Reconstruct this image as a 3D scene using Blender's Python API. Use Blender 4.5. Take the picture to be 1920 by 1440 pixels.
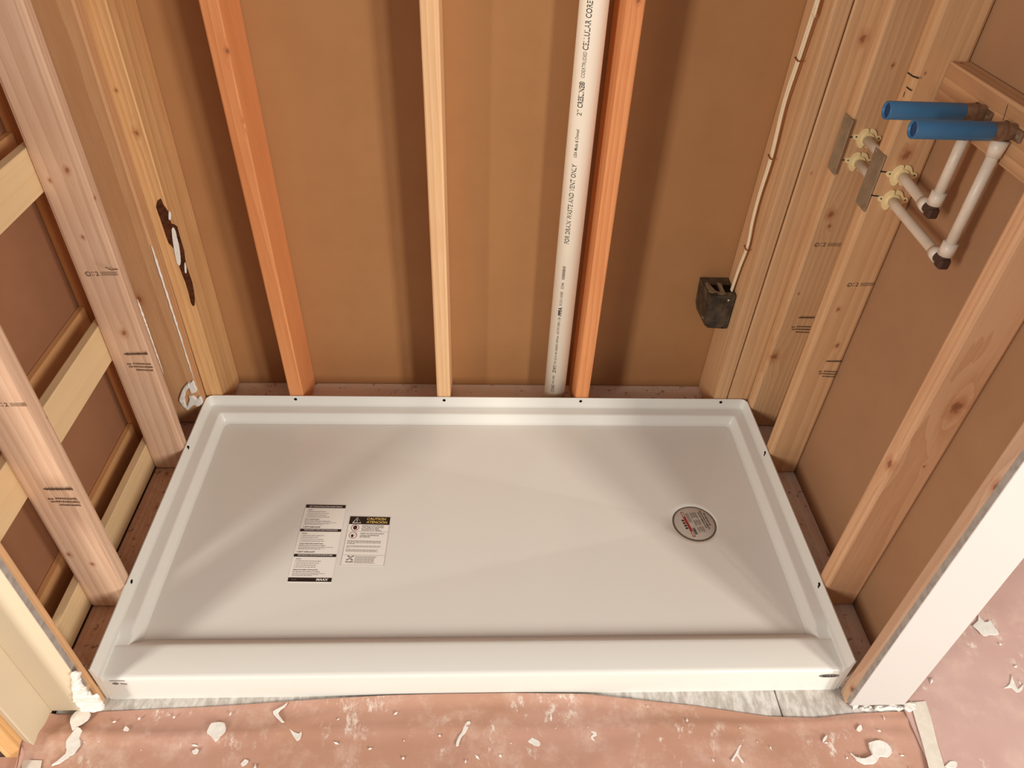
import bpy, bmesh, math, random
from mathutils import Vector, Matrix, noise

# ------------------------------------------------------------------ scene reset
for o in list(bpy.data.objects):
    bpy.data.objects.remove(o, do_unlink=True)
S = bpy.context.scene
C = S.collection
random.seed(7)

def lin(r, g, b):
    f = lambda c: (c / 12.92) if c <= 0.04045 else ((c + 0.055) / 1.055) ** 2.4
    return (f(r / 255), f(g / 255), f(b / 255), 1.0)

# ------------------------------------------------------------------ camera
pitch, yaw, roll = 0.7050, 0.0666, -0.0515
fwd = Vector((math.sin(yaw) * math.cos(pitch), math.cos(yaw) * math.cos(pitch), -math.sin(pitch)))
right = Vector((math.cos(yaw), -math.sin(yaw), 0))
down = fwd.cross(right)
cr, sr = math.cos(roll), math.sin(roll)
r2 = right * cr + down * sr
d2 = down * cr - right * sr
cam_data = bpy.data.cameras.new('camera')
cam = bpy.data.objects.new('camera', cam_data)
C.objects.link(cam)
m = Matrix((r2, -d2, -fwd)).transposed().to_4x4()
m.translation = Vector((-0.0196, -1.5434, 1.4740))
cam.matrix_world = m
cam_data.sensor_width = 36.0
cam_data.lens = 1366.62 * 36.0 / 1920.0
cam_data.clip_start = 0.02
S.camera = cam

# ------------------------------------------------------------------ world, windows' daylight, exposure
world = bpy.data.worlds.new('room_light')
S.world = world
world.use_nodes = True
bg = world.node_tree.nodes['Background']
bg.inputs[0].default_value = (0.90, 0.95, 1.0, 1)
bg.inputs[1].default_value = 0.30

def daylight(name, loc, aim, sx, sy, watts, col):
    d = bpy.data.lights.new(name, 'AREA')
    d.shape = 'RECTANGLE'; d.size = sx; d.size_y = sy
    d.energy = watts; d.color = col
    o = bpy.data.objects.new(name, d)
    C.objects.link(o)
    o.location = loc
    o.rotation_euler = (Vector(aim) - Vector(loc)).to_track_quat('-Z', 'Y').to_euler()
    return o
# bathroom windows behind the camera: a pair of sashes to the right, one sash to the left
DAY = (1.0, 0.925, 0.83)
daylight('window_daylight_right', (2.63, -3.33, 1.75), (0.0, -0.2, 0.45), 0.38, 1.2, 60, DAY)
daylight('window_daylight_middle', (2.02, -3.68, 1.75), (0.0, -0.2, 0.45), 0.38, 1.2, 44, DAY)
daylight('window_daylight_left', (-2.72, -3.15, 1.75), (0.15, -0.2, 0.45), 0.50, 1.2, 70, DAY)

S.view_settings.view_transform = 'Standard'
S.view_settings.look = 'None'
S.view_settings.gamma = 1.0
S.view_settings.use_curve_mapping = False
S.view_settings.exposure = 0.36

# ------------------------------------------------------------------ materials
def mat_new(name):
    m = bpy.data.materials.new(name); m.use_nodes = True
    nt = m.node_tree
    return m, nt, nt.nodes['Principled BSDF']

class NB:
    """small node builder"""
    def __init__(s, nt): s.nt = nt
    def n(s, t, **kw):
        x = s.nt.nodes.new(t)
        for k, v in kw.items(): setattr(x, k, v)
        return x
    def put(s, sock, v):
        if hasattr(v, 'is_output') or isinstance(v, bpy.types.NodeSocket): s.nt.links.new(v, sock)
        else: sock.default_value = v
    def vm(s, op, a, b=None):
        x = s.n('ShaderNodeVectorMath', operation=op)
        s.put(x.inputs[0], a)
        if b is not None: s.put(x.inputs[1], b)
        return x.outputs['Value'] if op == 'LENGTH' else x.outputs['Vector']
    def mt(s, op, a, b=None, clamp=False):
        x = s.n('ShaderNodeMath', operation=op); x.use_clamp = clamp
        s.put(x.inputs[0], a)
        if b is not None: s.put(x.inputs[1], b)
        return x.outputs[0]
    def noise(s, vec, scale, detail=3.0, rough=0.55, out='Fac'):
        x = s.n('ShaderNodeTexNoise'); s.put(x.inputs['Vector'], vec)
        x.inputs['Scale'].default_value = scale; x.inputs['Detail'].default_value = detail
        x.inputs['Roughness'].default_value = rough
        return x.outputs['Fac' if out == 'Fac' else 'Color']
    def ss(s, v, a, b):
        x = s.n('ShaderNodeMapRange', interpolation_type='SMOOTHSTEP')
        s.put(x.inputs['Value'], v)
        x.inputs['From Min'].default_value = a; x.inputs['From Max'].default_value = b
        return x.outputs['Result']
    def mix(s, f, a, b):
        x = s.n('ShaderNodeMix', data_type='RGBA')
        s.put(x.inputs[0], f); s.put(x.inputs[6], a); s.put(x.inputs[7], b)
        return x.outputs[2]
    def bump(s, h, strength, dist, bsdf):
        x = s.n('ShaderNodeBump')
        x.inputs['Strength'].default_value = strength; x.inputs['Distance'].default_value = dist
        s.put(x.inputs['Height'], h)
        s.nt.links.new(x.outputs[0], bsdf.inputs['Normal'])

def wood(name, light, dark, axis=2, knots=(), rough=0.62, seed=None, dust=0.0, band=0.72, dirt=None):
    """softwood: growth rings along `axis`, fine fibre, knots at object-space points (x, y, z, radius)"""
    m, nt, b = mat_new(name); N = NB(nt)
    rnd = random.Random(name if seed is None else seed)
    P = N.n('ShaderNodeTexCoord').outputs['Object']
    off = (rnd.uniform(-.16, .16) + .05, rnd.uniform(-.16, .16) + .07, rnd.uniform(-.1, .1))
    sc = [1.0, 1.0, 1.0]; sc[axis] = 0.045
    q = N.vm('MULTIPLY', N.vm('ADD', P, off), tuple(sc))
    warp = N.noise(q, 9.0, 2.0, 0.5, 'Color')
    warp = N.vm('MULTIPLY', N.vm('SUBTRACT', warp, (0.5, 0.5, 0.5)), (0.05, 0.05, 0.05))
    w = N.vm('ADD', q, warp)
    for (kx, ky, kz, kr) in knots:
        d = N.vm('LENGTH', N.vm('MULTIPLY', N.vm('SUBTRACT', P, (kx, ky, kz)), tuple((0.35 if i == axis else 1.0) for i in range(3))))
        f = N.mt('MULTIPLY', N.ss(d, kr * 3.0, 0.0), kr * 0.9)
        w = N.vm('ADD', w, N.vm('MULTIPLY', comb(N, f), (1, 1, 0.0)))
    wave = N.n('ShaderNodeTexWave', wave_type='RINGS', rings_direction='XYZ'[axis], wave_profile='SAW')
    N.put(wave.inputs['Vector'], w)
    wave.inputs['Scale'].default_value = 26.0
    wave.inputs['Distortion'].default_value = 2.2
    wave.inputs['Detail'].default_value = 2.0
    wave.inputs['Detail Scale'].default_value = 1.5
    broad = N.noise(w, 20.0, 3.0, 0.6)
    fine = N.noise(w, 260.0, 2.0, 0.6)
    f = N.mt('ADD', N.mt('MULTIPLY', wave.outputs['Fac'], 0.36), N.mt('MULTIPLY', broad, 0.50))
    f = N.mt('ADD', f, N.mt('MULTIPLY', fine, 0.40))
    f = N.mt('MULTIPLY', N.ss(f, 0.34, 0.98), band)
    col = N.mix(f, light, dark)
    tint = N.noise(N.vm('ADD', P, off), 5.0, 1.0)
    col = N.mix(N.mt('MULTIPLY', N.ss(tint, 0.45, 0.75), 0.25), col, dark)
    kn = None
    for (kx, ky, kz, kr) in knots:
        v = N.vm('MULTIPLY', N.vm('SUBTRACT', P, (kx, ky, kz)), tuple((0.7 if i == axis else 1.0) for i in range(3)))
        v = N.vm('ADD', v, N.vm('MULTIPLY', N.vm('SUBTRACT', N.noise(P, 90.0, 1.0, 0.5, 'Color'), (.5, .5, .5)), (kr * .9,) * 3))
        d = N.vm('LENGTH', v)
        col = N.mix(N.mt('MULTIPLY', N.ss(d, kr * 1.9, kr * 0.3), 0.5), col, lin(168, 96, 52))
        col = N.mix(N.mt('MULTIPLY', N.ss(d, kr * 0.75, kr * 0.35), 0.6), col, lin(112, 62, 36))
    if dust:
        dn = N.noise(P, 38.0, 6.0, 0.7)
        col = N.mix(N.mt('MULTIPLY', N.ss(dn, 0.40, 0.60), dust), col, lin(214, 198, 180))
        dk = N.noise(N.vm('ADD', P, (3, 1, 2)), 60.0, 4.0, 0.6)
        col = N.mix(N.mt('MULTIPLY', N.ss(dk, 0.60, 0.68), 0.7), col, lin(104, 66, 42))
    nt.links.new(col, b.inputs['Base Color'])
    b.inputs['Roughness'].default_value = rough
    b.inputs['Specular IOR Level'].default_value = 0.3
    N.bump(f, 0.12, 0.002, b)
    return m

def comb(N, f):
    x = N.n('ShaderNodeCombineXYZ')
    for i in range(3): N.put(x.inputs[i], f)
    return x.outputs[0]

def plain(name, col, rough=0.5, metal=0.0, spec=0.5, vary=0.0, scale=40.0, col2=None, bump=0.0, trans=0.0, sub=0.0):
    m, nt, b = mat_new(name); N = NB(nt)
    P = N.n('ShaderNodeTexCoord').outputs['Object']
    n = N.noise(P, scale, 4.0, 0.6)
    c2 = col2 if col2 is not None else tuple(c * 0.8 for c in col[:3]) + (1,)
    nt.links.new(N.mix(N.mt('MULTIPLY', N.ss(n, 0.35, 0.7), vary), col, c2), b.inputs['Base Color'])
    b.inputs['Roughness'].default_value = rough
    b.inputs['Metallic'].default_value = metal
    b.inputs['Specular IOR Level'].default_value = spec
    b.inputs['Transmission Weight'].default_value = trans
    if bump: N.bump(n, bump, 0.002, b)
    return m

M = {}
M['acrylic'] = plain('white_acrylic', lin(229, 227, 219), 0.24, vary=0.10, scale=3.0, col2=lin(223, 220, 211))
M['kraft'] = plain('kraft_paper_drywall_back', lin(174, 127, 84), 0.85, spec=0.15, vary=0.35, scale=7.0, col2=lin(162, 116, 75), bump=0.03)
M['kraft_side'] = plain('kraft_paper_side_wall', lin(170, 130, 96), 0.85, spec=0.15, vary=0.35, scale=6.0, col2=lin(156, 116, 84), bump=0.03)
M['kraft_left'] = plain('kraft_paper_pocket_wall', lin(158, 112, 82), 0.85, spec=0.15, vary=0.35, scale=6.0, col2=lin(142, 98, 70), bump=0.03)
M['cream'] = plain('cream_painted_drywall', lin(222, 208, 180), 0.6, spec=0.3, vary=0.25, scale=5.0, col2=lin(214, 198, 166), bump=0.03)
M['white_wall'] = plain('white_painted_drywall', lin(206, 203, 198), 0.6, spec=0.3, vary=0.2, scale=5.0, col2=lin(200, 196, 190), bump=0.03)
M['gyp'] = plain('raw_drywall_edge', lin(176, 168, 160), 0.9, spec=0.1, vary=0.6, scale=60.0, col2=lin(140, 128, 118), bump=0.2)
M['plaster'] = plain('dried_joint_compound', lin(240, 236, 228), 0.75, spec=0.2, vary=0.4, scale=70.0, col2=lin(214, 205, 192), bump=0.25)
M['pvc'] = plain('white_pvc', lin(248, 238, 220), 0.35, vary=0.3, scale=6.0, col2=lin(242, 230, 208))
M['pex'] = plain('milky_pex', lin(222, 208, 190), 0.4, vary=0.4, scale=30.0, col2=lin(206, 186, 162))
M['blue'] = plain('blue_plastic_sleeve', lin(58, 108, 146), 0.42, vary=0.25, scale=40.0, col2=lin(48, 94, 130))
M['blue_in'] = plain('blue_sleeve_inside', lin(22, 62, 104), 0.5)
M['bronze'] = plain('dull_bronze_fitting', lin(140, 108, 84), 0.5, metal=0.25, vary=0.6, scale=70.0, col2=lin(84, 56, 38))
M['dark_plug'] = plain('dark_brown_fitting', lin(70, 46, 34), 0.6, vary=0.3)
M['clip'] = plain('cream_plastic_clip', lin(244, 222, 168), 0.45, vary=0.2, scale=30.0)
M['steel'] = plain('galvanised_steel', lin(168, 154, 130), 0.42, metal=0.5, vary=0.5, scale=30.0, col2=lin(120, 106, 84))
M['black'] = plain('black_plastic', lin(44, 36, 28), 0.45, vary=0.9, scale=30.0, col2=lin(92, 78, 62))  # paler grey mottling puts light reflected off the box, and dust, into the colour
M['grime'] = plain('dusty_grey', lin(138, 118, 92), 0.8, vary=0.5, scale=90.0, col2=lin(90, 70, 50))
M['cable'] = plain('white_cable_sheath', lin(238, 218, 184), 0.45, vary=0.2)
M['staple'] = plain('rusty_staple', lin(150, 84, 40), 0.5, metal=0.3)
M['ink'] = plain('black_ink', lin(34, 28, 26), 0.6)
M['ink_grey'] = plain('grey_ink', lin(120, 108, 98), 0.7)
M['ink_pipe'] = plain('pipe_print', lin(70, 60, 48), 0.6)
M['stamp_ink'] = plain('lumber_stamp_ink', lin(96, 72, 56), 0.8, vary=0.6, scale=400.0, col2=lin(130, 96, 70))
M['label_white'] = plain('sticker_paper', lin(240, 236, 228), 0.5)
M['label_black'] = plain('sticker_black', lin(36, 28, 26), 0.4)
M['label_yellow'] = plain('sticker_yellow', lin(244, 208, 120), 0.5)
M['label_red'] = plain('sticker_red', lin(150, 44, 40), 0.5)
M['label_grey'] = plain('drain_sticker_grey', lin(190, 180, 168), 0.4, vary=0.3, scale=50.0)
M['chrome'] = plain('dull_chrome', lin(150, 148, 146), 0.3, metal=0.7)
M['rim_grey'] = plain('grey_seal', lin(108, 92, 74), 0.5)
M['hole'] = plain('hole_dark', lin(22, 16, 12), 0.9, spec=0.1)
M['bark'] = plain('dark_bark', lin(92, 52, 30), 0.85, spec=0.1, vary=0.8, scale=120.0, col2=lin(52, 26, 14), bump=0.6)
M['tape'] = plain('masking_tape', lin(232, 222, 208), 0.6, vary=0.5, scale=50.0, col2=lin(214, 198, 182))
M['subfloor_dark'] = plain('dark_subfloor', lin(96, 72, 58), 0.7, vary=0.6, scale=14.0, col2=lin(66, 48, 40))

def subfloor_mat():
    m, nt, b = mat_new('plaster_dusted_subfloor'); N = NB(nt)
    P = N.n('ShaderNodeTexCoord').outputs['Object']
    q = N.vm('MULTIPLY', P, (1.0, 0.35, 1.0))
    a = N.noise(q, 60.0, 6.0, 0.7); c = N.noise(P, 14.0, 4.0, 0.6)
    col = N.mix(N.ss(a, 0.35, 0.65), lin(178, 168, 158), lin(220, 215, 208))
    col = N.mix(N.mt('MULTIPLY', N.ss(c, 0.54, 0.76), 0.5), col, lin(136, 118, 104))
    nt.links.new(col, b.inputs['Base Color']); b.inputs['Roughness'].default_value = 0.85
    N.bump(a, 0.25, 0.002, b)
    return m
M['subfloor'] = subfloor_mat()

def paper_mat(name, base, base2, dusty):
    m, nt, b = mat_new(name); N = NB(nt)
    P = N.n('ShaderNodeTexCoord').outputs['Object']
    big = N.noise(P, 3.2, 3.0, 0.6)
    col = N.mix(N.ss(big, 0.35, 0.65), base, base2)
    cloud = N.noise(N.vm('ADD', P, (4, 2, 0)), 9.0, 6.0, 0.72)
    col = N.mix(N.mt('MULTIPLY', N.ss(cloud, 0.46, 0.74), dusty), col, lin(226, 196, 178))
    scr = N.noise(N.vm('MULTIPLY', N.vm('ADD', P, (1, 7, 0)), (1.0, 0.55, 1.0)), 34.0, 8.0, 0.74)
    area = N.ss(N.noise(N.vm('ADD', P, (9, 3, 0)), 6.0, 2.0, 0.5), 0.46, 0.62)
    col = N.mix(N.mt('MULTIPLY', N.mt('MULTIPLY', N.ss(scr, 0.54, 0.66), area), 0.85), col, lin(240, 228, 214))
    nt.links.new(col, b.inputs['Base Color']); b.inputs['Roughness'].default_value = 0.7
    b.inputs['Specular IOR Level'].default_value = 0.25
    N.bump(cloud, 0.08, 0.004, b)
    return m
M['paper'] = paper_mat('pink_rosin_paper', lin(190, 144, 120), lin(198, 154, 136), 0.7)
M['paper_r'] = paper_mat('pink_rosin_paper_second', lin(204, 166, 156), lin(212, 176, 168), 0.7)
M['paper_dark'] = plain('crumpled_paper_edge', lin(132, 88, 74), 0.8, vary=0.4, scale=30.0)

PINE = (lin(226, 182, 128), lin(192, 134, 82))
TAN = (lin(218, 184, 156), lin(188, 148, 118))
FIR = (lin(228, 156, 102), lin(200, 120, 68))
BLOND = (lin(236, 196, 150), lin(214, 162, 112))
HONEY = (lin(216, 174, 130), lin(190, 142, 98))
SLAT = (lin(230, 202, 158), lin(212, 176, 126))
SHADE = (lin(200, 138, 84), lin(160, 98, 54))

# ------------------------------------------------------------------ object helpers
def tag(o, label=None, cat=None, group=None, kind=None):
    if label: o['label'] = label
    if cat: o['category'] = cat
    if group: o['group'] = group
    if kind: o['kind'] = kind
    return o

def empty(name, loc, label, cat, group=None):
    o = bpy.data.objects.new(name, None); C.objects.link(o)
    o.location = loc; o.empty_display_size = 0.05
    return tag(o, label, cat, group)

def obj(name, mesh, mat, parent=None, smooth=False):
    """link a mesh given in world coordinates; under a parent it is shifted to the parent's space"""
    if isinstance(mesh, bmesh.types.BMesh):
        me = bpy.data.meshes.new(name); mesh.to_mesh(me); mesh.free()
    else: me = mesh
    me.materials.clear(); me.materials.append(mat)
    if smooth:
        for p in me.polygons: p.use_smooth = True
    o = bpy.data.objects.new(name, me); C.objects.link(o)
    if parent is not None:
        o.parent = parent
        q = parent; off = Vector((0, 0, 0))
        while q is not None: off += q.location; q = q.parent
        me.transform(Matrix.Translation(-off))
    return o

def recenter(o):
    """move the origin of a world-space mesh to the middle of its base"""
    vs = o.data.vertices
    xs = [v.co.x for v in vs]; ys = [v.co.y for v in vs]; zs = [v.co.z for v in vs]
    c = Vector(((min(xs) + max(xs)) / 2, (min(ys) + max(ys)) / 2, min(zs)))
    o.data.transform(Matrix.Translation(-c)); o.location = c
    return o

def box_bm(x0, x1, y0, y1, z0, z1, bev=0.0, seg=2, bm=None):
    own = bm is None
    b2 = bmesh.new()
    g = bmesh.ops.create_cube(b2, size=1.0)
    for v in g['verts']:
        v.co = Vector((x0 if v.co.x < 0 else x1, y0 if v.co.y < 0 else y1, z0 if v.co.z < 0 else z1))
    if bev:
        bmesh.ops.bevel(b2, geom=b2.edges[:], offset=bev, segments=seg, profile=0.5, affect='EDGES')
    if own: return b2
    me = bpy.data.meshes.new('tmp'); b2.to_mesh(me); b2.free(); bm.from_mesh(me); bpy.data.meshes.remove(me)
    return bm

def tube_bm(pts, r, n=12, caps=True, bm=None):
    """tube along a polyline; r a number or one radius per point"""
    bm = bm or bmesh.new()
    pts = [Vector(p) for p in pts]
    rs = r if isinstance(r, (list, tuple)) else [r] * len(pts)
    rings = []; up = None
    for i, p in enumerate(pts):
        t = (pts[min(i + 1, len(pts) - 1)] - pts[max(i - 1, 0)]).normalized()
        if up is None:
            a = Vector((0, 0, 1)) if abs(t.z) < 0.9 else Vector((1, 0, 0))
            u = t.cross(a).normalized()
        else: u = (up - t * up.dot(t)).normalized()
        up = u; v = t.cross(u)
        rings.append([bm.verts.new(p + (u * math.cos(k / n * math.tau) + v * math.sin(k / n * math.tau)) * rs[i]) for k in range(n)])
    for a, b in zip(rings, rings[1:]):
        for k in range(n):
            bm.faces.new((a[k], a[(k + 1) % n], b[(k + 1) % n], b[k]))
    if caps:
        bm.faces.new(rings[0][::-1]); bm.faces.new(rings[-1])
    return bm

def smooth_path(pts, sub=6):
    pts = [Vector(p) for p in pts]; out = []
    for i in range(len(pts) - 1):
        p0, p1, p2, p3 = pts[max(i - 1, 0)], pts[i], pts[i + 1], pts[min(i + 2, len(pts) - 1)]
        for k in range(sub):
            t = k / sub
            out.append(0.5 * ((2 * p1) + (p2 - p0) * t + (2 * p0 - 5 * p1 + 4 * p2 - p3) * t * t + (3 * p1 - p0 - 3 * p2 + p3) * t ** 3))
    out.append(pts[-1])
    return out

def plate_bm(outline, normal, thick, rough=0.0, inset=0.0, crown=0.0, close_smooth=0):
    """solid patch: an outline lying on a surface, given thickness along the surface normal"""
    n = Vector(normal); pts = [Vector(p) for p in outline]
    if close_smooth:
        k = len(pts); q = []
        for i in range(k):
            p0, p1, p2, p3 = pts[i - 1], pts[i], pts[(i + 1) % k], pts[(i + 2) % k]
            for s in range(close_smooth):
                t = s / close_smooth
                q.append(0.5 * ((2 * p1) + (p2 - p0) * t + (2 * p0 - 5 * p1 + 4 * p2 - p3) * t * t + (3 * p1 - p0 - 3 * p2 + p3) * t ** 3))
        pts = q
    if rough:
        pts = [p + (lambda w: w - n * w.dot(n))(Vector((random.uniform(-1, 1), random.uniform(-1, 1), random.uniform(-1, 1))) * rough) for p in pts]
    bm = bmesh.new()
    f = bm.faces.new([bm.verts.new(p) for p in pts])
    f.normal_update()
    if f.normal.dot(n) < 0: bmesh.ops.reverse_faces(bm, faces=[f])
    ex = bmesh.ops.extrude_face_region(bm, geom=[f])
    top = [g for g in ex['geom'] if isinstance(g, bmesh.types.BMFace)]
    for v in {v for t in top for v in t.verts}: v.co += n * thick
    if inset:
        bmesh.ops.inset_region(bm, faces=top, thickness=inset, depth=0.0, use_even_offset=False)
        for v in {v for t in top for v in t.verts}: v.co += n * (crown + (random.uniform(-.3, .3) * crown))
    bmesh.ops.triangulate(bm, faces=[q for q in bm.faces if len(q.verts) > 4])
    bmesh.ops.recalc_face_normals(bm, faces=bm.faces[:])
    return bm

FONT_CACHE = {}
def text_verts(s, off=0.0):
    if (s, off) in FONT_CACHE: return FONT_CACHE[(s, off)]
    cu = bpy.data.curves.new('t', 'FONT'); cu.body = s; cu.size = 1.0; cu.resolution_u = 3; cu.offset = off
    o = bpy.data.objects.new('t', cu)
    me = bpy.data.meshes.new_from_object(o)
    vs = [tuple(v.co) for v in me.vertices]; fs = [tuple(p.vertices) for p in me.polygons]
    bpy.data.objects.remove(o); bpy.data.curves.remove(cu); bpy.data.meshes.remove(me)
    if vs:
        x0 = min(v[0] for v in vs); x1 = max(v[0] for v in vs)
        vs = [(v[0] - x0, v[1], 0) for v in vs]
        r = (vs, fs, x1 - x0)
    else: r = ([], [], 1.0)
    FONT_CACHE[(s, off)] = r
    return r

def lettering(s, parent, mat, origin, xdir, ydir, height, length=None, slant=0.0, bold=0.0, warp=None, name='lettering'):
    """flat print of the string; cap height `height`, fitted to `length` when given"""
    vs, fs, w = text_verts(s, bold)
    xd, yd = Vector(xdir).normalized(), Vector(ydir).normalized()
    sy = height / 0.69; sx = sy if length is None else length / w
    out = []
    for (x, y, z) in vs:
        X, Y = x * sx + slant * y * sy, y * sy
        out.append(warp(X, Y) if warp else Vector(origin) + xd * X + yd * Y)
    me = bpy.data.meshes.new(name); me.from_pydata([tuple(v) for v in out], [], fs); me.update()
    return obj(name, me, mat, parent)

def quad_bm(o, xd, yd, x0, x1, y0, y1, t, bm=None):
    """thin printed bar in a plane frame (origin, x direction, y direction), t above the plane"""
    bm = bm or bmesh.new()
    o, xd, yd = Vector(o), Vector(xd).normalized(), Vector(yd).normalized(); n = xd.cross(yd)
    bm.faces.new([bm.verts.new(o + xd * x + yd * y + n * t) for x, y in ((x0, y0), (x1, y0), (x1, y1), (x0, y1))])
    return bm

def beam(name, label, cat, x0, x1, y0, y1, z0, z1, cols, knots=(), axis=2, lean=0.0, bev=0.0035, group=None, **kw):
    bm = box_bm(x0, x1, y0, y1, z0, z1, bev, 2)
    o = recenter(obj(name, bm, M['ink'], None, True))
    c = o.location
    k = [(p[0] - c.x, p[1] - c.y, p[2] - c.z, r) for p, r in knots]
    o.data.materials[0] = wood('wood_' + label.replace(' ', '_')[:40], cols[0], cols[1], axis, k, **kw)
    for p in o.data.polygons:
        p.use_smooth = p.area < 0.01 * 0.05
    if lean: o.rotation_euler.y = math.atan(lean)
    return tag(o, label, cat, group)

def stroke(parent, pts, normal, width, mat, name='pencil_mark', lift=0.0004):
    """drawn line lying on a surface"""
    n = Vector(normal); pts = [Vector(p) for p in pts]; bm = bmesh.new(); rows = []
    for i, p in enumerate(pts):
        t = (pts[min(i + 1, len(pts) - 1)] - pts[max(i - 1, 0)]).normalized(); s = n.cross(t).normalized() * width / 2
        rows.append((bm.verts.new(p + s + n * lift), bm.verts.new(p - s + n * lift)))
    for a, b in zip(rows, rows[1:]): bm.faces.new((a[0], a[1], b[1], b[0]))
    return obj(name, bm, mat, parent)

# ================================================================== SETTING
FZ = -0.004           # top of the subfloor
TOPZ = 2.35

def struct(name, bm, mat, parent=None, label=None, smooth=False):
    o = obj(name, bm, mat, parent, smooth)
    if parent is None:
        recenter(o); o['kind'] = 'structure'
    if label: o['label'] = label
    return o

floor = struct('floor', box_bm(-2.6, 2.6, -3.2, 1.2, -0.14, FZ - 0.019), M['subfloor_dark'], None, 'dark floor deck under the subfloor panels')
for (x0, x1, y0, y1, mt_) in ((-0.8505, 0.6205, -3.2, 1.2, 'subfloor'), (0.6235, 2.6, -3.2, 1.2, 'subfloor'), (-2.6, -0.8535, -3.2, 1.2, 'subfloor_dark')):
    obj('subfloor_panel', box_bm(x0, x1, y0, y1, FZ - 0.019, FZ, 0.001, 1), M[mt_], floor)

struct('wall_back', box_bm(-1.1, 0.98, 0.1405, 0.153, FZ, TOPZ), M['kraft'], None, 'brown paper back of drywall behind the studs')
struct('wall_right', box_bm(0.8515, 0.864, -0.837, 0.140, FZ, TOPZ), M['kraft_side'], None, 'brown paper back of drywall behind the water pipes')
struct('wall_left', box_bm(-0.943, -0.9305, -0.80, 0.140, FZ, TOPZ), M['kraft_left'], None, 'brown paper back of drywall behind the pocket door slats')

# drywall-wrapped ends of the two side walls
wre = struct('wall_right_end', box_bm(0.7628, 0.880, -0.8500, -0.8375, 0.012, TOPZ, 0.0015, 2), M['white_wall'], None, 'white painted drywall end of the right wall')
obj('raw_edge', box_bm(0.7615, 0.7627, -0.8498, -0.8378, 0.014, TOPZ), M['gyp'], wre)
obj('outer_face', box_bm(0.8645, 0.880, -0.837, 1.0, FZ, TOPZ, 0.002, 2), M['white_wall'], wre)
wle = struct('wall_left_end', box_bm(-0.853, -0.7625, -0.8355, -0.824, 0.008, TOPZ, 0.0015, 2), M['cream'], None, 'cream painted drywall end of the left wall')
obj('raw_edge', box_bm(-0.7624, -0.7614, -0.8352, -0.8235, 0.09, TOPZ), M['gyp'], wle)
obj('return_face', box_bm(-0.866, -0.8535, -0.905, -0.824, 0.004, TOPZ, 0.0015, 2), M['cream'], wle)

# neighbouring rooms on either side of the stall
struct('wall_far_right', box_bm(2.60, 2.62, -0.9, 1.2, FZ, TOPZ), M['cream'], None, 'cream wall of the room beyond the right wall')
struct('wall_far_left', box_bm(-2.62, -2.60, -0.9, 1.2, FZ, TOPZ), M['cream'], None, 'cream wall of the room beyond the pocket door')
struct('wall_far_back', box_bm(-2.62, 2.62, 1.2, 1.22, FZ, TOPZ), M['cream'], None, 'cream wall closing the neighbouring rooms')

# ================================================================== FRAMING LUMBER
PL = 0.038            # top of the sole plates
beam('sole_plate', 'dusty wooden sole plate running under the back wall studs', 'sole plate', -0.8495, 0.8495, 0.0005, 0.139, FZ + .0005, PL,
     (lin(228, 204, 184), lin(196, 158, 134)), axis=0, dust=0.8)
beam('sole_plate', 'brown wooden sole plate beneath the left wall studs', 'sole plate', -0.8505, -0.7635, -0.803, -0.001, FZ + .0005, PL,
     (lin(206, 160, 130), lin(176, 128, 98)), axis=1, dust=0.15, knots=[([(-0.8152, -0.2288, 0.0380)][0], .008), ([(-0.8039, -0.3408, 0.0380)][0], .007), ([(-0.8255, -0.4369, 0.0380)][0], .004)])
beam('sole_plate', 'dusty wooden sole plate beneath the right wall studs', 'sole plate', 0.7635, 0.8505, -0.803, -0.001, FZ + .0005, PL,
     (lin(228, 204, 184), lin(196, 158, 134)), axis=1, dust=0.7)

Z0 = PL + .0005
ST = {}
ST['corner'] = beam('wall_stud', 'yellow pine corner stud with dark bark and white glue drips', 'stud', -0.7660, -0.7195, 0.001, 0.139, Z0, TOPZ, PINE,
     knots=[([(-0.7374, 0.0000, 0.8466)][0], .007), ([(-0.7806, 0.0000, 0.5120)][0], .004), ([(-0.7514, 0.0000, 0.9346)][0], .004)], lean=-0.004)
ST['b1'] = beam('wall_stud', 'orange fir stud between the left corner and the blond stud', 'stud', -0.535, -0.497, 0.001, 0.139, Z0, TOPZ, FIR,
     knots=[([(-0.4997, 0.0000, 1.0173)][0], .006), ([(-0.4960, 0.0000, 0.8780)][0], .005), ([(-0.4952, 0.0000, 0.8587)][0], .004)], lean=-0.015)
ST['b2'] = beam('wall_stud', 'pale blond stud standing alone in the middle of the back wall', 'stud', -0.126, -0.088, 0.001, 0.139, Z0, TOPZ, BLOND, lean=-0.0065)
ST['b3'] = beam('wall_stud', 'orange fir stud right beside the white drain pipe', 'stud', 0.2655, 0.3035, 0.001, 0.139, Z0, TOPZ, FIR,
     knots=[([(0.2887, -0.0000, 1.1335)][0], .006)], lean=0.001)
ST['c1'] = beam('wall_stud', 'honey pine stud that carries the white cable and black box', 'stud', 0.6665, 0.7035, 0.001, 0.139, Z0, TOPZ, HONEY, lean=0.009, bev=.004,
     knots=[([(0.6679, 0.0000, 0.6824)][0], .002)])
ST['c1b'] = beam('wall_stud', 'wide corner stud tight against the cable stud', 'stud', 0.7060, 0.7680, 0.001, 0.139, Z0, TOPZ, HONEY, lean=0.009,
     knots=[([(0.7463, 0.0000, 1.0787)][0], .010), ([(0.7316, 0.0000, 0.7928)][0], .003)])
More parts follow.
